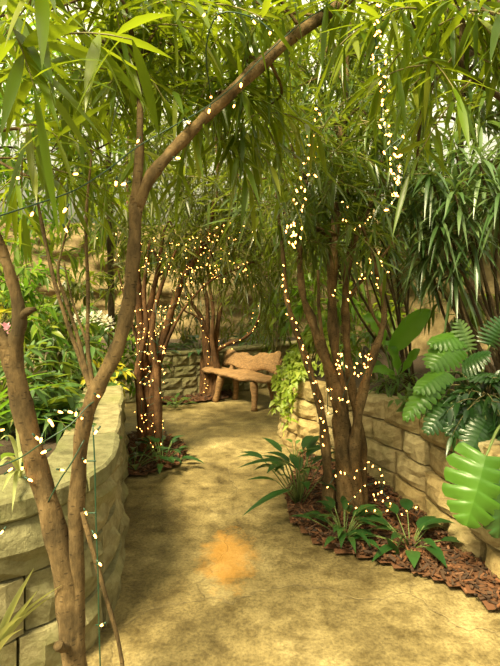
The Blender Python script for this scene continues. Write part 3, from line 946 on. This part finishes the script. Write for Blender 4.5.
# white flower cluster
root = empty('white_flower', (-1.78, 5.0, SZ), 'white flower heads on stalks behind the thin stems', 'flower')
lv, tb = Leaves('ovate', .3), MB()
for px, py in ((76, 323), (84, 321), (92, 322), (99, 321), (105, 324), (110, 327)):
    c = P(px, py, 4.9)
    tube(tb, [(-1.78, 5.0, SZ), (np.array([-1.78, 5.0, SZ]) + c) / 2 + [0, 0, .05], c], .004, 5, 5)
    rosette(lv, c, 16, .06, .03, (1.2, -.3), .2)
tb.build('stalks', M['stalk'], root)
fm = MB(); lv.to(fm); fm.build('petals', M['white'], root)
root = empty('pink_flower', (-1.75, 3.5, SZ), 'small pink flower showing beside the fork of the foreground trunk', 'flower')
lv, tb = Leaves('ovate', .3), MB()
c = P(6, 337, 3.45)
tube(tb, [(-1.75, 3.5, SZ), (np.array([-1.75, 3.5, SZ]) + c) / 2 + [0, .05, .05], c], .004, 5, 5)
rosette(lv, c, 14, .06, .035, (1.2, -.2), .2)
tb.build('stalk', M['stalk'], root)
fm = MB(); lv.to(fm); fm.build('petals', M['pink'], root)


def grass(name, base, label, blades, mat, W, cat='plant', prof='strap'):
    """blades: (tip px,py,Y, rise)"""
    root = empty(name, base, label, cat)
    mb = MB()
    for px, py, Y, rise in blades:
        a, b = np.asarray(base, float), P(px, py, Y)
        s = np.linspace(0, 1, 9)[:, None]
        c = a * (1 - s) + b * s + np.array([0, 0, rise]) * np.sin(PI * s ** .8)
        t = nrm(np.gradient(c, axis=0))
        sd = nrm(np.cross(t, [0, .3, 1]))
        up = np.cross(sd, t)
        w = (W * .5 * np.array([.5, .8, .95, 1, .95, .82, .6, .34, .02]))[:, None]
        v = np.stack([c - sd * w + up * w * .4, c, c + sd * w + up * w * .4], 1).reshape(-1, 3)
        i = np.arange(8)
        q0 = np.stack([i * 3, i * 3 + 1, i * 3 + 4, i * 3 + 3], 1)
        mb.add(v, np.concatenate([q0, q0 + 1]))
    mb.build('leaves', M[mat], root)
    return root


grass('spider_plant', (-1.55, 2.75, SZ), 'long lime blades arching over the left planter above the cap stones',
      [(75, 382, 2.5, .12), (60, 372, 2.8, .15), (30, 398, 2.4, .14), (8, 420, 2.3, .1), (50, 410, 2.3, .1), (20, 376, 2.9, .16), (0, 392, 2.6, .14), (82, 426, 2.3, .1), (0, 412, 2.5, .1)], 'bright', .028)
grass('spider_plant', (-1.02, 2.22, SZ + .04), 'pale narrow blades spilling over the near rim of the left wall',
      [(0, 462, 2.0, .06), (2, 492, 1.85, .05), (12, 512, 1.9, .08), (20, 470, 2.0, .10), (36, 490, 1.95, .12), (-10, 480, 1.9, .08), (0, 440, 2.1, .1), (10, 428, 2.2, .15)], 'variegated', .022)
grass('spider_plant', (-.93, 1.78, .25), 'yellowish striped leaves growing from a gap in the left wall face',
      [(34, 568, 1.72, .03), (38, 590, 1.7, .02), (62, 585, 1.7, .05), (26, 615, 1.68, .05), (24, 628, 1.69, .03), (58, 592, 1.72, .04)], 'variegated', .03)
lily('broadleaf_plant', (-1.32, 2.35, SZ), 'small round-leaved green plant on the wall behind the slanting foreground trunk', 9, .14, .11, .07, (.3, 1.1), 'bright')

# ------------------------------------------------------------------ lilies by the path
lily('peace_lily', (.36, 3.66, .03), 'largest dark green lily, its long leaves reaching left over the path', 26, .42, .25, .075, (.05, .6), 'dark', extra=[
    (285, 462, 3.6, 236, 468, 3.5, .075), (280, 475, 3.5, 258, 462, 3.4, .06), (290, 490, 3.4, 244, 516, 3.25, .075), (296, 470, 3.5, 266, 452, 3.4, .07), (300, 455, 3.5, 322, 446, 3.4, .06)])
lily('peace_lily', (.60, 3.17, .03), 'compact dark lily at the foot of the right tree, between the two others', 34, .19, .16, .045, (.2, 1.1), 'dark')
lily('peace_lily', (.98, 3.06, .03), 'broad-leaved dark lily in front of the tan wall, right of the others', 18, .20, .19, .075, (.3, 1.1), 'dark', extra=[(395, 555, 2.95, 382, 530, 2.9, .09)])
lily('peace_lily', (-.80, 4.55, .03), 'dark low plant in the mulch at the foot of the left tree', 20, .22, .17, .06, (.3, 1.2), 'dark')
lily('peace_lily', (-1.02, 4.42, .03), 'dark low plant tucked between the left tree and the left wall', 16, .24, .17, .06, (.3, 1.1), 'dark')
lily('broadleaf_plant', (-.78, 7.75, .62), 'dark glossy plant on top of the grey back wall, left of the back tree', 26, .25, .3, .09, (.3, 1.2), 'dark')
lily('broadleaf_plant', (-1.5, 7.6, .62), 'dark plant on the grey back wall behind the left tree', 22, .3, .3, .09, (.3, 1.2), 'dark')
lily('broadleaf_plant', (.12, 8.7, .62), 'green plant on the back wall behind the wooden bench', 24, .35, .3, .09, (.3, 1.2), 'dark')
lily('broadleaf_plant', (-1.02, 6.80, .0), 'small green plant on the floor against the grey back wall', 16, .16, .15, .06, (.3, 1.1), 'fern')
lily('leaf_sprig', (.42, 4.70, .03), 'small pale green sprig at the foot of the right wall', 5, .16, .12, .05, (.1, .6), 'fern')


# ------------------------------------------------------------------ vines over the wall end
def vine(name, base, label, pts, n, mat, L=.07, W=.05):
    root = empty(name, base, label, 'vine')
    lv, tb = Leaves('heart', .2), MB()
    for px, py, Y, k, spread, fall in pts:
        for _ in range(k):
            a = P(px + rng.normal() * 5, py, Y) + [0, rng.normal() * .12, 0]
            d = np.array([-.5 + rng.normal() * .4, -.3 + rng.normal() * .3, .2])
            f = fall * rng.uniform(.5, 1.15)
            s = np.linspace(0, 1, 7)[:, None]
            c = a + d * spread * np.sqrt(s) + np.array([0, 0, -f]) * s ** 1.3
            tube(tb, c, .003, 4, 1)
            q = rng.random(n)
            pos = np.stack([np.interp(q, s[:, 0], c[:, i]) for i in range(3)], 1)
            dd = rng.normal(size=(n, 3)) + [-.35, -.4, -.3]
            lv.add(pos, dd, L * rng.uniform(.6, 1.3, n), W * rng.uniform(.7, 1.2, n), .3, rng.normal(size=(n, 3)) * .4 + [-.2, -.5, .8])
    tb.build('stems', M['stalk'], root)
    fm = MB(); lv.to(fm); fm.build('leaves', M[mat], root)
    return root


vine('trailing_vine', (.45, 5.4, .70), 'lime green vine trailing down the end of the right block wall', [
    (297, 366, 5.25, 14, .14, .6), (290, 370, 5.3, 14, .10, .6), (300, 366, 5.2, 8, .16, .25), (287, 380, 5.6, 8, .06, .5), (302, 352, 5.4, 10, .12, .3), (310, 362, 5.2, 7, .15, .16)], 26, 'vine')
bush('leafy_shrub', (.66, 5.7, .62), 'bright green bush above the vine at the right wall end', P(318, 342, 5.6), (.26, .25, .2), 22, 'vine', nl=9, tlen=.25, L=.11, W=.04, prof='ovate', bend=.5, hang=.2)
bush('leafy_shrub', (1.0, 5.9, .62), 'green bush between the stems of the right tree', P(318, 300, 6.0), (.35, .3, .4), 26, 'bright', nl=10, tlen=.35, L=.15, W=.05, prof='ovate', bend=.5, hang=.2)
bush('leafy_shrub', (1.3, 5.2, .62), 'low leafy bush behind the wall, left of the paddle-leaved plant', P(362, 345, 5.2), (.25, .25, .22), 14, 'fern', nl=9, tlen=.25, L=.12, W=.04, prof='ovate', bend=.5, hang=.2)


# ------------------------------------------------------------------ right planter
def big_leaf_plant(name, base, label, blades, mat='paddle', cat='plant'):
    """blades: (blade base px,py,Y, tip px,py,Y, width)"""
    root = empty(name, base, label, cat)
    base = np.asarray(base, float)
    for (ax, ay, aY, bx, by, bY, w) in blades:
        a, b = P(ax, ay, aY), P(bx, by, bY)
        st = MB(); tube(st, [base + rng.normal(size=3) * [.015, .015, 0], (base + a) / 2 + [0, 0, .03], a], [.014, .011, .007], 7, 5)
        s = np.linspace(0, 1, 15)
        c = a + (b - a) * s[:, None] + np.array([0, 0, .06]) * np.sin(PI * s)[:, None] + np.array([0, -.04, 0]) * np.sin(PI * s)[:, None]
        t = nrm(np.gradient(c, axis=0))
        sd = nrm(np.cross(t, nrm(np.array([.35, -1.0, .5]))))
        up = np.cross(sd, t)
        hw = w * .5 * np.sin(PI * np.clip(s * .93 + .05, 0, 1) ** .85) ** .75
        hw[-1] = .002
        cols = []
        for k, u in enumerate((-1, -.5, 0, .5, 1)):
            wav = .012 * np.sin(s * 21 + k) * abs(u)
            cols.append(c + sd * (hw * u)[:, None] + up * (hw * (abs(u) ** 1.3) * .35 + wav)[:, None])
        v = np.stack(cols, 1).reshape(-1, 3)
        i, j = np.meshgrid(np.arange(14), np.arange(4), indexing='ij')
        q = (i * 5 + j).ravel()
        mb = MB(); mb.add(v, np.stack([q, q + 1, q + 6, q + 5], 1))
        lf = mb.build('leaf', M[mat], root)
        st.build('stalk', M['stalk'], root)
    return root


big_leaf_plant('paddle_leaf_plant', P(396, 392, 4.55) * [1, 1, 0] + [0, 0, .64], 'plant with a few big upright bright green paddle leaves on the right wall', [
    (390, 352, 4.5, 431, 310, 4.35, .19), (384, 345, 4.6, 362, 316, 4.5, .15), (398, 374, 4.5, 384, 340, 4.5, .10), (396, 380, 4.4, 366, 372, 4.3, .08), (402, 372, 4.5, 420, 350, 4.4, .08)])
cane_plant('strap_leaf_shrub', P(395, 395, 4.3) * [1, 1, 0] + [0, 0, .66], 'low spiky plant at the base of the paddle-leaved plant', [(398, 382, 4.3), (385, 386, 4.35), (410, 384, 4.3)], 'fern', .18, .022, 14)


def split_leaf(mb, a, tip, w, face, lobes=6, cut=.5, seed=0, gw=.5):
    """monstera blade from stalk joint a to tip, facing `face`"""
    a, tip = np.asarray(a, float), np.asarray(tip, float)
    ax = tip - a
    Ln = np.linalg.norm(ax)
    d = ax / Ln
    sd = nrm(np.cross(d, nrm(face)))
    up = np.cross(sd, d)
    r = np.random.default_rng(seed)
    for sg in (-1, 1):
        st, full = [], []
        for k in range(lobes):
            s0, s1 = k / lobes, (k + 1) / lobes
            gap = gw / lobes
            st += [s0, s0 + gap * .5, s0 + .42 / lobes, s0 + .62 / lobes, s1 - gap * .5]
            full += [cut, .78, 1.0, 1.02, .86] if gw > .3 else [cut, .95, 1.0, 1.0, .97]
        st.append(1.0); full.append(1)
        st, full = np.array(st), np.array(full) * (1 + .05 * r.normal(size=len(full)))
        prof = np.where(st < .3, .72 + .28 * np.sin(st / .3 * PI / 2), np.cos((st - .3) / .7 * PI / 2) ** .7)
        W = w * .5 * prof * full
        rows = []
        for u in (0, .33, .66, 1.0):
            back = -.22 * (1 - st) * u + .30 * u * st        # heart lobes sweep back, upper lobes sweep forward
            x = np.clip(st * .95, 0, 1) + back * (W / (w * .5 + 1e-6)) * .75
            z = -.38 * W * u ** 2 - .22 * Ln * np.clip(x, 0, 1.2) ** 2 + .03 * Ln * np.sin(st * lobes * 2 * PI) * u
            rows.append(a + d * (x * Ln)[:, None] + sd * sg * (W * u)[:, None] + up * z[:, None])
        v = np.stack(rows, 1).reshape(-1, 3)
        m = len(st)
        i, j = np.meshgrid(np.arange(m - 1), np.arange(3), indexing='ij')
        q = (i * 4 + j).ravel()
        mb.add(v, np.stack([q, q + 1, q + 5, q + 4], 1))


def monstera(name, base, label, blades, lobes=9, cut=.28, gw=.5):
    root = empty(name, base, label, 'plant')
    base = np.asarray(base, float)
    for k, (ax, ay, aY, bx, by, bY, w, face, mat) in enumerate(blades):
        a, b = P(ax, ay, aY), P(bx, by, bY)
        mb = MB(); split_leaf(mb, a, b, w, face, lobes, cut, k, gw)
        lf = mb.build('leaf', M[mat], root)
        st = MB(); tube(st, [base, (base + a) / 2 + [0, 0, .12], a], [.012, .009, .006], 7, 6)
        st.build('stalk', M['stalk'], root)
    return root


monstera('split_leaf_plant', (1.62, 3.55, .72), 'large plant with deeply split leaves, bright and dark, above the right wall', [
    (456, 345, 3.5, 432, 362, 3.3, .24, (-.2, -.8, .6), 'split'), (462, 336, 3.55, 432, 338, 3.4, .18, (0, -.6, .8), 'split'),
    (436, 382, 3.3, 404, 412, 3.08, .17, (-.3, -.6, .8), 'split'), (446, 372, 3.35, 418, 384, 3.15, .17, (-.1, -.6, .9), 'split'),
    (462, 366, 3.4, 486, 350, 3.25, .20, (.2, -.7, .7), 'dark'), (478, 372, 3.35, 505, 372, 3.15, .24, (.3, -.8, .6), 'dark'),
    (480, 398, 3.25, 500, 432, 3.0, .26, (.3, -.8, .5), 'dark'), (462, 398, 3.25, 452, 430, 3.0, .22, (-.2, -.8, .5), 'dark'),
    (450, 405, 3.2, 428, 428, 3.02, .16, (-.3, -.8, .5), 'dark'), (486, 420, 3.1, 474, 452, 2.85, .22, (0, -.9, .5), 'dark'),
    (470, 350, 3.5, 462, 318, 3.5, .18, (.1, -.9, .3), 'fern'), (490, 345, 3.45, 506, 318, 3.4, .2, (.2, -.9, .4), 'dark')])
monstera('split_leaf_plant', (1.56, 2.95, .72), 'single big glossy split leaf hanging low in front of the right wall', [
    (486, 456, 2.62, 468, 530, 2.5, .33, (-.3, -1, .25), 'split'), (500, 470, 2.6, 505, 545, 2.5, .22, (0, -1, .3), 'dark')], 6, .5, .2)
bush('leafy_shrub', (1.75, 3.2, .72), 'dark small-leaved shrub at the right edge above the wall', P(485, 395, 3.2), (.26, .25, .16), 30, 'dark', nl=9, tlen=.22, L=.11, W=.035, prof='ovate', bend=.6, hang=.3)
fern('palm_seedling', (1.72, 3.05, .72), 'dark feathery palm leaning over the wall at the right edge', 9, .5, 'dark', .2, .022, 18, (.2, .9), .7, cat='palm')
bush('leafy_shrub', (2.3, 4.3, .85), 'shrub hugging the rock face behind the split-leaf plant', P(470, 310, 4.4), (.3, .3, .3), 18, 'mid', nl=10, tlen=.4, L=.18, W=.03, bend=.9, hang=.5)
bush('leafy_shrub', (1.55, 4.1, .66), 'low variegated ground plant on the right wall', P(432, 402, 3.75), (.25, .2, .07), 16, 'fern', nl=8, tlen=.14, L=.08, W=.035, prof='ovate', bend=.4, hang=.1)


# ------------------------------------------------------------------ bench
def bench():
    root = empty('wooden_bench', (-.10, 7.05, 0), 'rustic driftwood bench with live-edge seat and back at the end of the path', 'bench')
    A, B = np.array([-.70, 7.31]), np.array([.19, 6.42])
    ax = nrm(B - A)
    pr = np.array([ax[1], -ax[0]]) * -1          # to the back of the bench
    if pr[1] < 0:
        pr = -pr

    def slab(f, b, z, th, nu=26, nv=7, edge=.03, tilt=None):
        """top/bottom surfaces between front line f(s) and back line b(s)"""
        mb = MB(); top, bot = [], []
        for i in range(nu):
            s = i / (nu - 1)
            p0, p1 = f(s), b(s)
            for j in range(nv):
                t = j / (nv - 1)
                p = p0 * (1 - t) + p1 * t
                r = 1 - (2 * t - 1) ** 4 * .5
                e = 1 - abs(2 * s - 1) ** 8 * .4
                dz = .012 * math.sin(s * 9 + t * 4) + .008 * rng.normal()
                top.append(p + np.array([0, 0, dz]) + tilt * th * .5 * r * e)
                bot.append(p + np.array([0, 0, dz]) - tilt * th * .5 * r * e)
        i, j = np.meshgrid(np.arange(nu - 1), np.arange(nv - 1), indexing='ij')
        a = (i * nv + j).ravel()
        q = np.stack([a, a + nv, a + nv + 1, a + 1], 1)
        n = nu * nv
        loop = [i_ * nv for i_ in range(nu)] + [(nu - 1) * nv + j_ for j_ in range(1, nv)] + [i_ * nv + nv - 1 for i_ in range(nu - 2, -1, -1)] + [j_ for j_ in range(nv - 2, 0, -1)]
        lp = np.array(loop); l2 = np.roll(lp, -1)
        mb.add(np.array(top + bot), [q, q[:, ::-1] + n, np.stack([lp, lp + n, l2 + n, l2], 1)])
        return mb

    def L3(xy, z):
        return np.array([xy[0], xy[1], z])
    zf = .405
    front = lambda s: L3(A + (B - A) * (s * 1.02 - .01) - pr * (.03 * math.sin(s * 11) + .02 * math.sin(s * 23)), zf + .03 * (1 - s) ** 3)
    back = lambda s: L3(A + (B - A) * (.06 + s * .9) + pr * (.36 + .02 * math.sin(s * 13)), zf + .02)
    slab(front, back, zf, .075, tilt=np.array([0, 0, 1.])).build('seat', M['wood'], root)
    bl = lambda s: L3(A + (B - A) * (.03 + s * .88) + pr * .36, .46 + .015 * math.sin(s * 10))
    bh = lambda s: L3(A + (B - A) * (.04 + s * .87) + pr * .45, .67 + .05 * s + .035 * math.sin(s * 8 + 1) + .02 * math.sin(s * 21))
    slab(bl, bh, 0, .06, tilt=np.array([*(-pr), .25])).build('backrest', M['wood'], root)
    for s, off_, bow in ((.28, .05, -.08), (.80, .05, .02), (.30, .32, -.03), (.84, .32, .04)):
        t_ = L3(A + (B - A) * s + pr * off_, zf - .02)
        b_ = L3(A + (B - A) * (s + bow) + pr * (off_ + (.02 if off_ > .2 else -.02)), 0.0)
        mb = MB(); tube(mb, [t_, (t_ + b_) / 2 + [.012, 0, 0], b_ + [0, 0, .004]], [.052, .042, .046], 9, 4, .2)
        mb.build('leg', M['wood'], root)
    for s in (.2, .9):
        a_ = L3(A + (B - A) * s + pr * .34, zf); c_ = L3(A + (B - A) * s + pr * .46, .66)
        mb = MB(); tube(mb, [a_, (a_ + c_) / 2, c_], [.035, .03, .026], 8, 4, .2)
        mb.build('back_post', M['wood'], root)


bench()

# ------------------------------------------------------------------ string lights
bm_ = MB()
tube(bm_, [(0, 0, .011), (0, 0, .004), (0, 0, -.008), (0, 0, -.013)], [.0028, .0056, .0048, .0012], 7, 1)
bulb_small = bm_.build('bulb', M['bulb'])
bulb_mesh = bulb_small.data
bpy.data.objects.remove(bulb_small)
bm_ = MB()
tube(bm_, [(0, 0, .030), (0, 0, .012), (0, 0, .009)], [.004, .0048, .004], 7, 1)
so = bm_.build('socket', M['wire'])
socket_mesh = so.data
bpy.data.objects.remove(so)


def lights(label, wires, bulbs, cat='string lights', wr=.0026, group=None, scale=1.0, sockets=False):
    """wires: list of 3D polylines; bulbs: list of 3D points"""
    w0 = np.asarray(wires[0][0], float)
    root = empty('string_lights', w0, label, cat, group)
    mb = MB()
    for w in wires:
        tube(mb, np.asarray(w, float), wr, 5, 4)
    mb.build('wire', M['wire'], root)
    for b in bulbs[:100]:
        o = bpy.data.objects.new('bulb', bulb_mesh)
        o.location = Vector([float(x) for x in (np.asarray(b) - w0)])
        e = (rng.normal() * .7, rng.normal() * .7, rng.random() * 6)
        o.rotation_euler = e
        sc = .72 * scale * rng.uniform(.85, 1.2)
        o.scale = (sc, sc, sc)
        COL.objects.link(o); o.parent = root
        if sockets:
            k = bpy.data.objects.new('socket', socket_mesh)
            COL.objects.link(k); k.parent = o
    return root


def along(pts, n, jit=.0):
    c = catmull(np.asarray(pts, float), 10)
    s = np.concatenate([[0], np.cumsum(np.linalg.norm(np.diff(c, axis=0), axis=1))])
    u = np.linspace(.02, .98, n) * s[-1]
    return np.stack([np.interp(u, s, c[:, i]) for i in range(3)], 1) + rng.normal(size=(n, 3)) * jit


def px(l):
    return [P(*t) for t in l]


def cloud(n, x, y, Y, sy=.12, path=None):
    """n bulbs in a pixel-sized region at distance Y"""
    return [P(rng.uniform(*x), rng.uniform(*y), Y + rng.normal() * sy) for _ in range(n)]


def chain(b):
    """order points as a wire that visits them nearest-first"""
    b = [np.asarray(p) for p in b]
    out = [b.pop(0)]
    while b:
        i = int(np.argmin([np.linalg.norm(p - out[-1]) for p in b]))
        out.append(b.pop(i))
    return out


def helix(axis, turns, rad, n):
    c = catmull(np.asarray(axis, float), 10)
    u = np.linspace(0, len(c) - 1, n)
    base = np.stack([np.interp(u, np.arange(len(c)), c[:, i]) for i in range(3)], 1)
    a = np.linspace(0, 2 * PI * turns, n)
    r = np.interp(np.linspace(0, 1, n), np.linspace(0, 1, len(rad)), rad)
    return base + np.stack([np.cos(a) * r, np.sin(a) * r, np.zeros(n)], 1)


# foreground
w1 = px([(-20, 222, 1.4), (30, 206, 1.5), (75, 190, 1.6), (110, 168, 1.7), (137, 147, 1.8), (170, 128, 1.84), (205, 108, 1.9), (235, 85, 1.96), (262, 58, 2.0), (300, 24, 2.05), (330, 4, 2.12), (350, -15, 2.2)])
b1 = px([(138, 141, 1.83), (178, 158, 1.86), (188, 122, 1.85), (209, 111, 1.88), (211, 97, 1.9), (234, 106, 1.94), (241, 85, 1.93), (204, 15, 1.65), (219, 18, 1.65), (254, 22, 1.65), (270, 33, 1.65), (18, 178, 1.55), (76, 174, 1.6), (65, 210, 1.6), (32, 214, 1.5), (116, 183, 1.7), (124, 184, 1.7), (66, 230, 1.6)])
lights('green wire with warm bulbs strung from the left edge up along the arching branch', [w1, px([(211, 97, 1.9), (206, 50, 1.75), (219, 14, 1.65), (254, 18, 1.65), (272, 32, 1.65)])], b1, sockets=True, scale=1.0)
w2 = px([(93, 425, 1.72), (95, 470, 1.7), (96, 520, 1.69), (98, 570, 1.68), (99, 620, 1.68), (101, 690, 1.68)])
b2 = px([(85, 461, 1.7), (86, 513, 1.7), (95, 536, 1.68), (100, 564, 1.67), (102, 625, 1.67)])
lights('green light wire hanging straight down beside the foreground trunk', [w2] + [[P(96, p_[1], 1.69), b] for b, p_ in zip(b2, ((0, 461), (0, 513), (0, 536), (0, 564), (0, 625)))], b2, sockets=True)
w3 = px([(-10, 470, 1.75), (20, 458, 1.7), (45, 441, 1.68), (70, 425, 1.7), (88, 406, 1.74), (100, 398, 1.78)])
b3 = px([(41, 440, 1.66), (37, 438, 1.67), (44, 452, 1.66), (82, 418, 1.7), (96, 432, 1.72), (2, 430, 1.8), (10, 470, 1.75), (22, 468, 1.72), (30, 480, 1.7), (60, 412, 1.75), (70, 412, 1.75), (76, 414, 1.75), (98, 396, 1.76), (2, 532, 1.7), (52, 424, 1.72), (62, 470, 1.72), (50, 421, 1.7), (25, 404, 1.85)])
lights('sagging green wire of bulbs tied between the two foreground trunks', [w3, px([(48, 502, 1.72), (60, 480, 1.72), (72, 462, 1.72), (84, 440, 1.74)])], b3, sockets=True)

# left tree wrap
tr1 = px([(149, 462, 4.85), (149, 425, 4.85), (148, 385, 4.85), (145, 345, 4.85), (141, 305, 4.85)])
tr2 = px([(153, 400, 4.82), (160, 345, 4.8), (175, 300, 4.8), (188, 270, 4.8), (206, 242, 4.8), (226, 222, 4.8)])
h1 = helix(tr1, 11, [.14, .12, .10, .08, .06], 130)
h2 = helix(tr2, 10, [.10, .06, .05, .05, .045, .035], 110)
lights('warm fairy lights wound round the trunks of the left tree', [h1], list(h1[rng.permutation(130)[:100]] + rng.normal(size=(100, 3)) * .012), scale=.8)
lights('fairy lights winding up the leaning right-hand stem of the left tree', [h2], list(h2[::2] + rng.normal(size=(55, 3)) * .015), scale=.8)
t1 = chain(cloud(70, (137, 166), (300, 448), 4.70, .03))
lights('second set of fairy lights covering the front of the left tree trunks', [t1], t1, scale=.8)
c1 = chain(cloud(50, (138, 200), (235, 272), 4.7, .2) + cloud(45, (185, 232), (236, 288), 4.75, .2))
lights('fairy lights scattered through the lower crown of the left tree', [c1], c1, scale=.8)
c2 = chain(cloud(14, (225, 258), (225, 242), 4.8, .15) + cloud(12, (238, 248), (262, 276), 4.8, .1) + cloud(14, (205, 240), (255, 280), 4.9, .2))
lights('fairy lights in the crown tips hanging over the path before the bench', [c2], c2, scale=.8)
c3 = along(px([(160, 330, 4.78), (172, 312, 4.75), (186, 300, 4.72), (205, 290, 4.7)]), 12, .03)
c3 = list(c3) + along(px([(98, 215, 4.7), (120, 260, 4.7), (135, 300, 4.7)]), 10, .05).tolist()
c3 = [np.asarray(c) for c in c3]
lights('short light string on the low side branches of the left tree', [c3[:12], c3[12:]], c3, scale=.8)
# bench tree
c4 = along(px([(206, 395, 7.3), (210, 360, 7.3), (204, 330, 7.3), (190, 305, 7.3), (176, 280, 7.3)]), 26, .04)
c5 = along(px([(216, 345, 7.3), (235, 343, 7.25), (252, 328, 7.2), (262, 300, 7.15), (255, 265, 7.1)]), 22, .04)
lights('fairy lights on the thin back tree left of the bench', [c4, c5], list(c4) + list(c5), scale=.8)
# right tree
c6 = along(px([(283, 262, 3.5), (287, 305, 3.48), (297, 335, 3.48), (309, 365, 3.48), (321, 408, 3.47), (326, 450, 3.46)]), 26, .014)
lights('lights climbing the thin left stem of the right tree', [c6], list(c6), scale=1.0)
c7 = chain(cloud(28, (336, 372), (352, 376), 3.46, .05) + cloud(10, (325, 350), (380, 415), 3.45, .04))
lights('lights bunched at the fork of the right tree', [c7], c7, scale=1.0)
c8 = along(px([(330, 300, 3.5), (352, 290, 3.45), (368, 258, 3.43), (378, 288, 3.43), (381, 262, 3.43), (372, 252, 3.43)]), 18, .02)
lights('lights on the curved right branch of the right tree', [c8], list(c8), scale=.95)
c9 = along(px([(326, 488, 3.4), (340, 470, 3.4), (352, 476, 3.38), (366, 465, 3.45), (378, 470, 3.5), (384, 490, 3.45), (372, 498, 3.35), (390, 508, 3.3), (350, 505, 3.32), (376, 482, 3.4), (400, 512, 3.3), (420, 505, 3.3)]), 34, .012)
lights('lights draped round the foot of the right tree over the mulch', [c9], list(c9), scale=.95)
# hanging strings
c10 = np.vstack([along(px([(325, 40, 2.5), (318, 90, 2.5), (312, 140, 2.5), (309, 165, 2.5), (302, 190, 2.5), (298, 215, 2.5), (292, 240, 2.5)]), 40, .022)])
lights('light string hanging in the left half of the right tree crown', [c10[10:]], list(c10[14:]) + [P(rng.normal(294, 4), rng.normal(236, 6), 2.5) for _ in range(12)], scale=1.0)
c11 = along(px([(377, 5, 1.65), (379, 40, 1.65), (382, 75, 1.65), (386, 100, 1.65), (384, 125, 1.66), (392, 150, 1.68), (396, 190, 1.68), (388, 210, 1.68)]), 46, .012)
lights('bright light string hanging straight down the top right, left of the drooping blades', [c11], list(c11) + cloud(10, (388, 402), (140, 200), 1.68, .05), scale=.75)
c12 = along(px([(372, 215, 3.3), (366, 222, 3.3), (352, 228, 3.3), (342, 200, 3.3)]), 10, .02)
lights('few bulbs below the middle of the right tree crown', [c12], list(c12), scale=.9)

# ------------------------------------------------------------------ light and camera
w = bpy.data.worlds.new('sky')
SC.world = w
w.use_nodes = True
nt = w.node_tree
nt.nodes.clear()
bg = nt.nodes.new('ShaderNodeBackground')
tcw = nt.nodes.new('ShaderNodeTexCoord')
sxw = nt.nodes.new('ShaderNodeSeparateXYZ')
nt.links.new(tcw.outputs['Generated'], sxw.inputs[0])
nt.links.new(ramp(nt, [(0, (.05, .045, .025)), (.12, (.13, .12, .06)), (.36, (1.0, .95, .66)), (1, (1, .93, .62))], sxw.outputs[2]), bg.inputs[0])
bg.inputs[1].default_value = 1.5
wo = nt.nodes.new('ShaderNodeOutputWorld')
nt.links.new(bg.outputs[0], wo.inputs[0])


def sun(name, frm, energy, angle, color):
    l = bpy.data.lights.new(name, 'SUN')
    l.energy, l.angle, l.color = energy, angle, color
    o = bpy.data.objects.new(name, l)
    COL.objects.link(o)
    o.rotation_euler = Vector(frm).to_track_quat('Z', 'Y').to_euler()
    o.location = Vector(frm) * 8
    return o


sun("sun", (-.36, -.48, .80), 12.0, math.radians(18), (1, .86, .50))

cam = bpy.data.cameras.new('camera')
cam.sensor_fit = 'AUTO'
cam.sensor_width = 36
cam.lens = F / 666 * 36
cam.shift_y = -(333 - HZ) / 666
co = bpy.data.objects.new('camera', cam)
COL.objects.link(co)
co.location = (0, 0, H)
co.rotation_euler = (PI / 2, 0, 0)
SC.camera = co

vs = SC.view_settings
vs.view_transform = 'Standard'
vs.look = 'None'
vs.gamma = 1
vs.use_curve_mapping = False
vs.exposure = 0.35
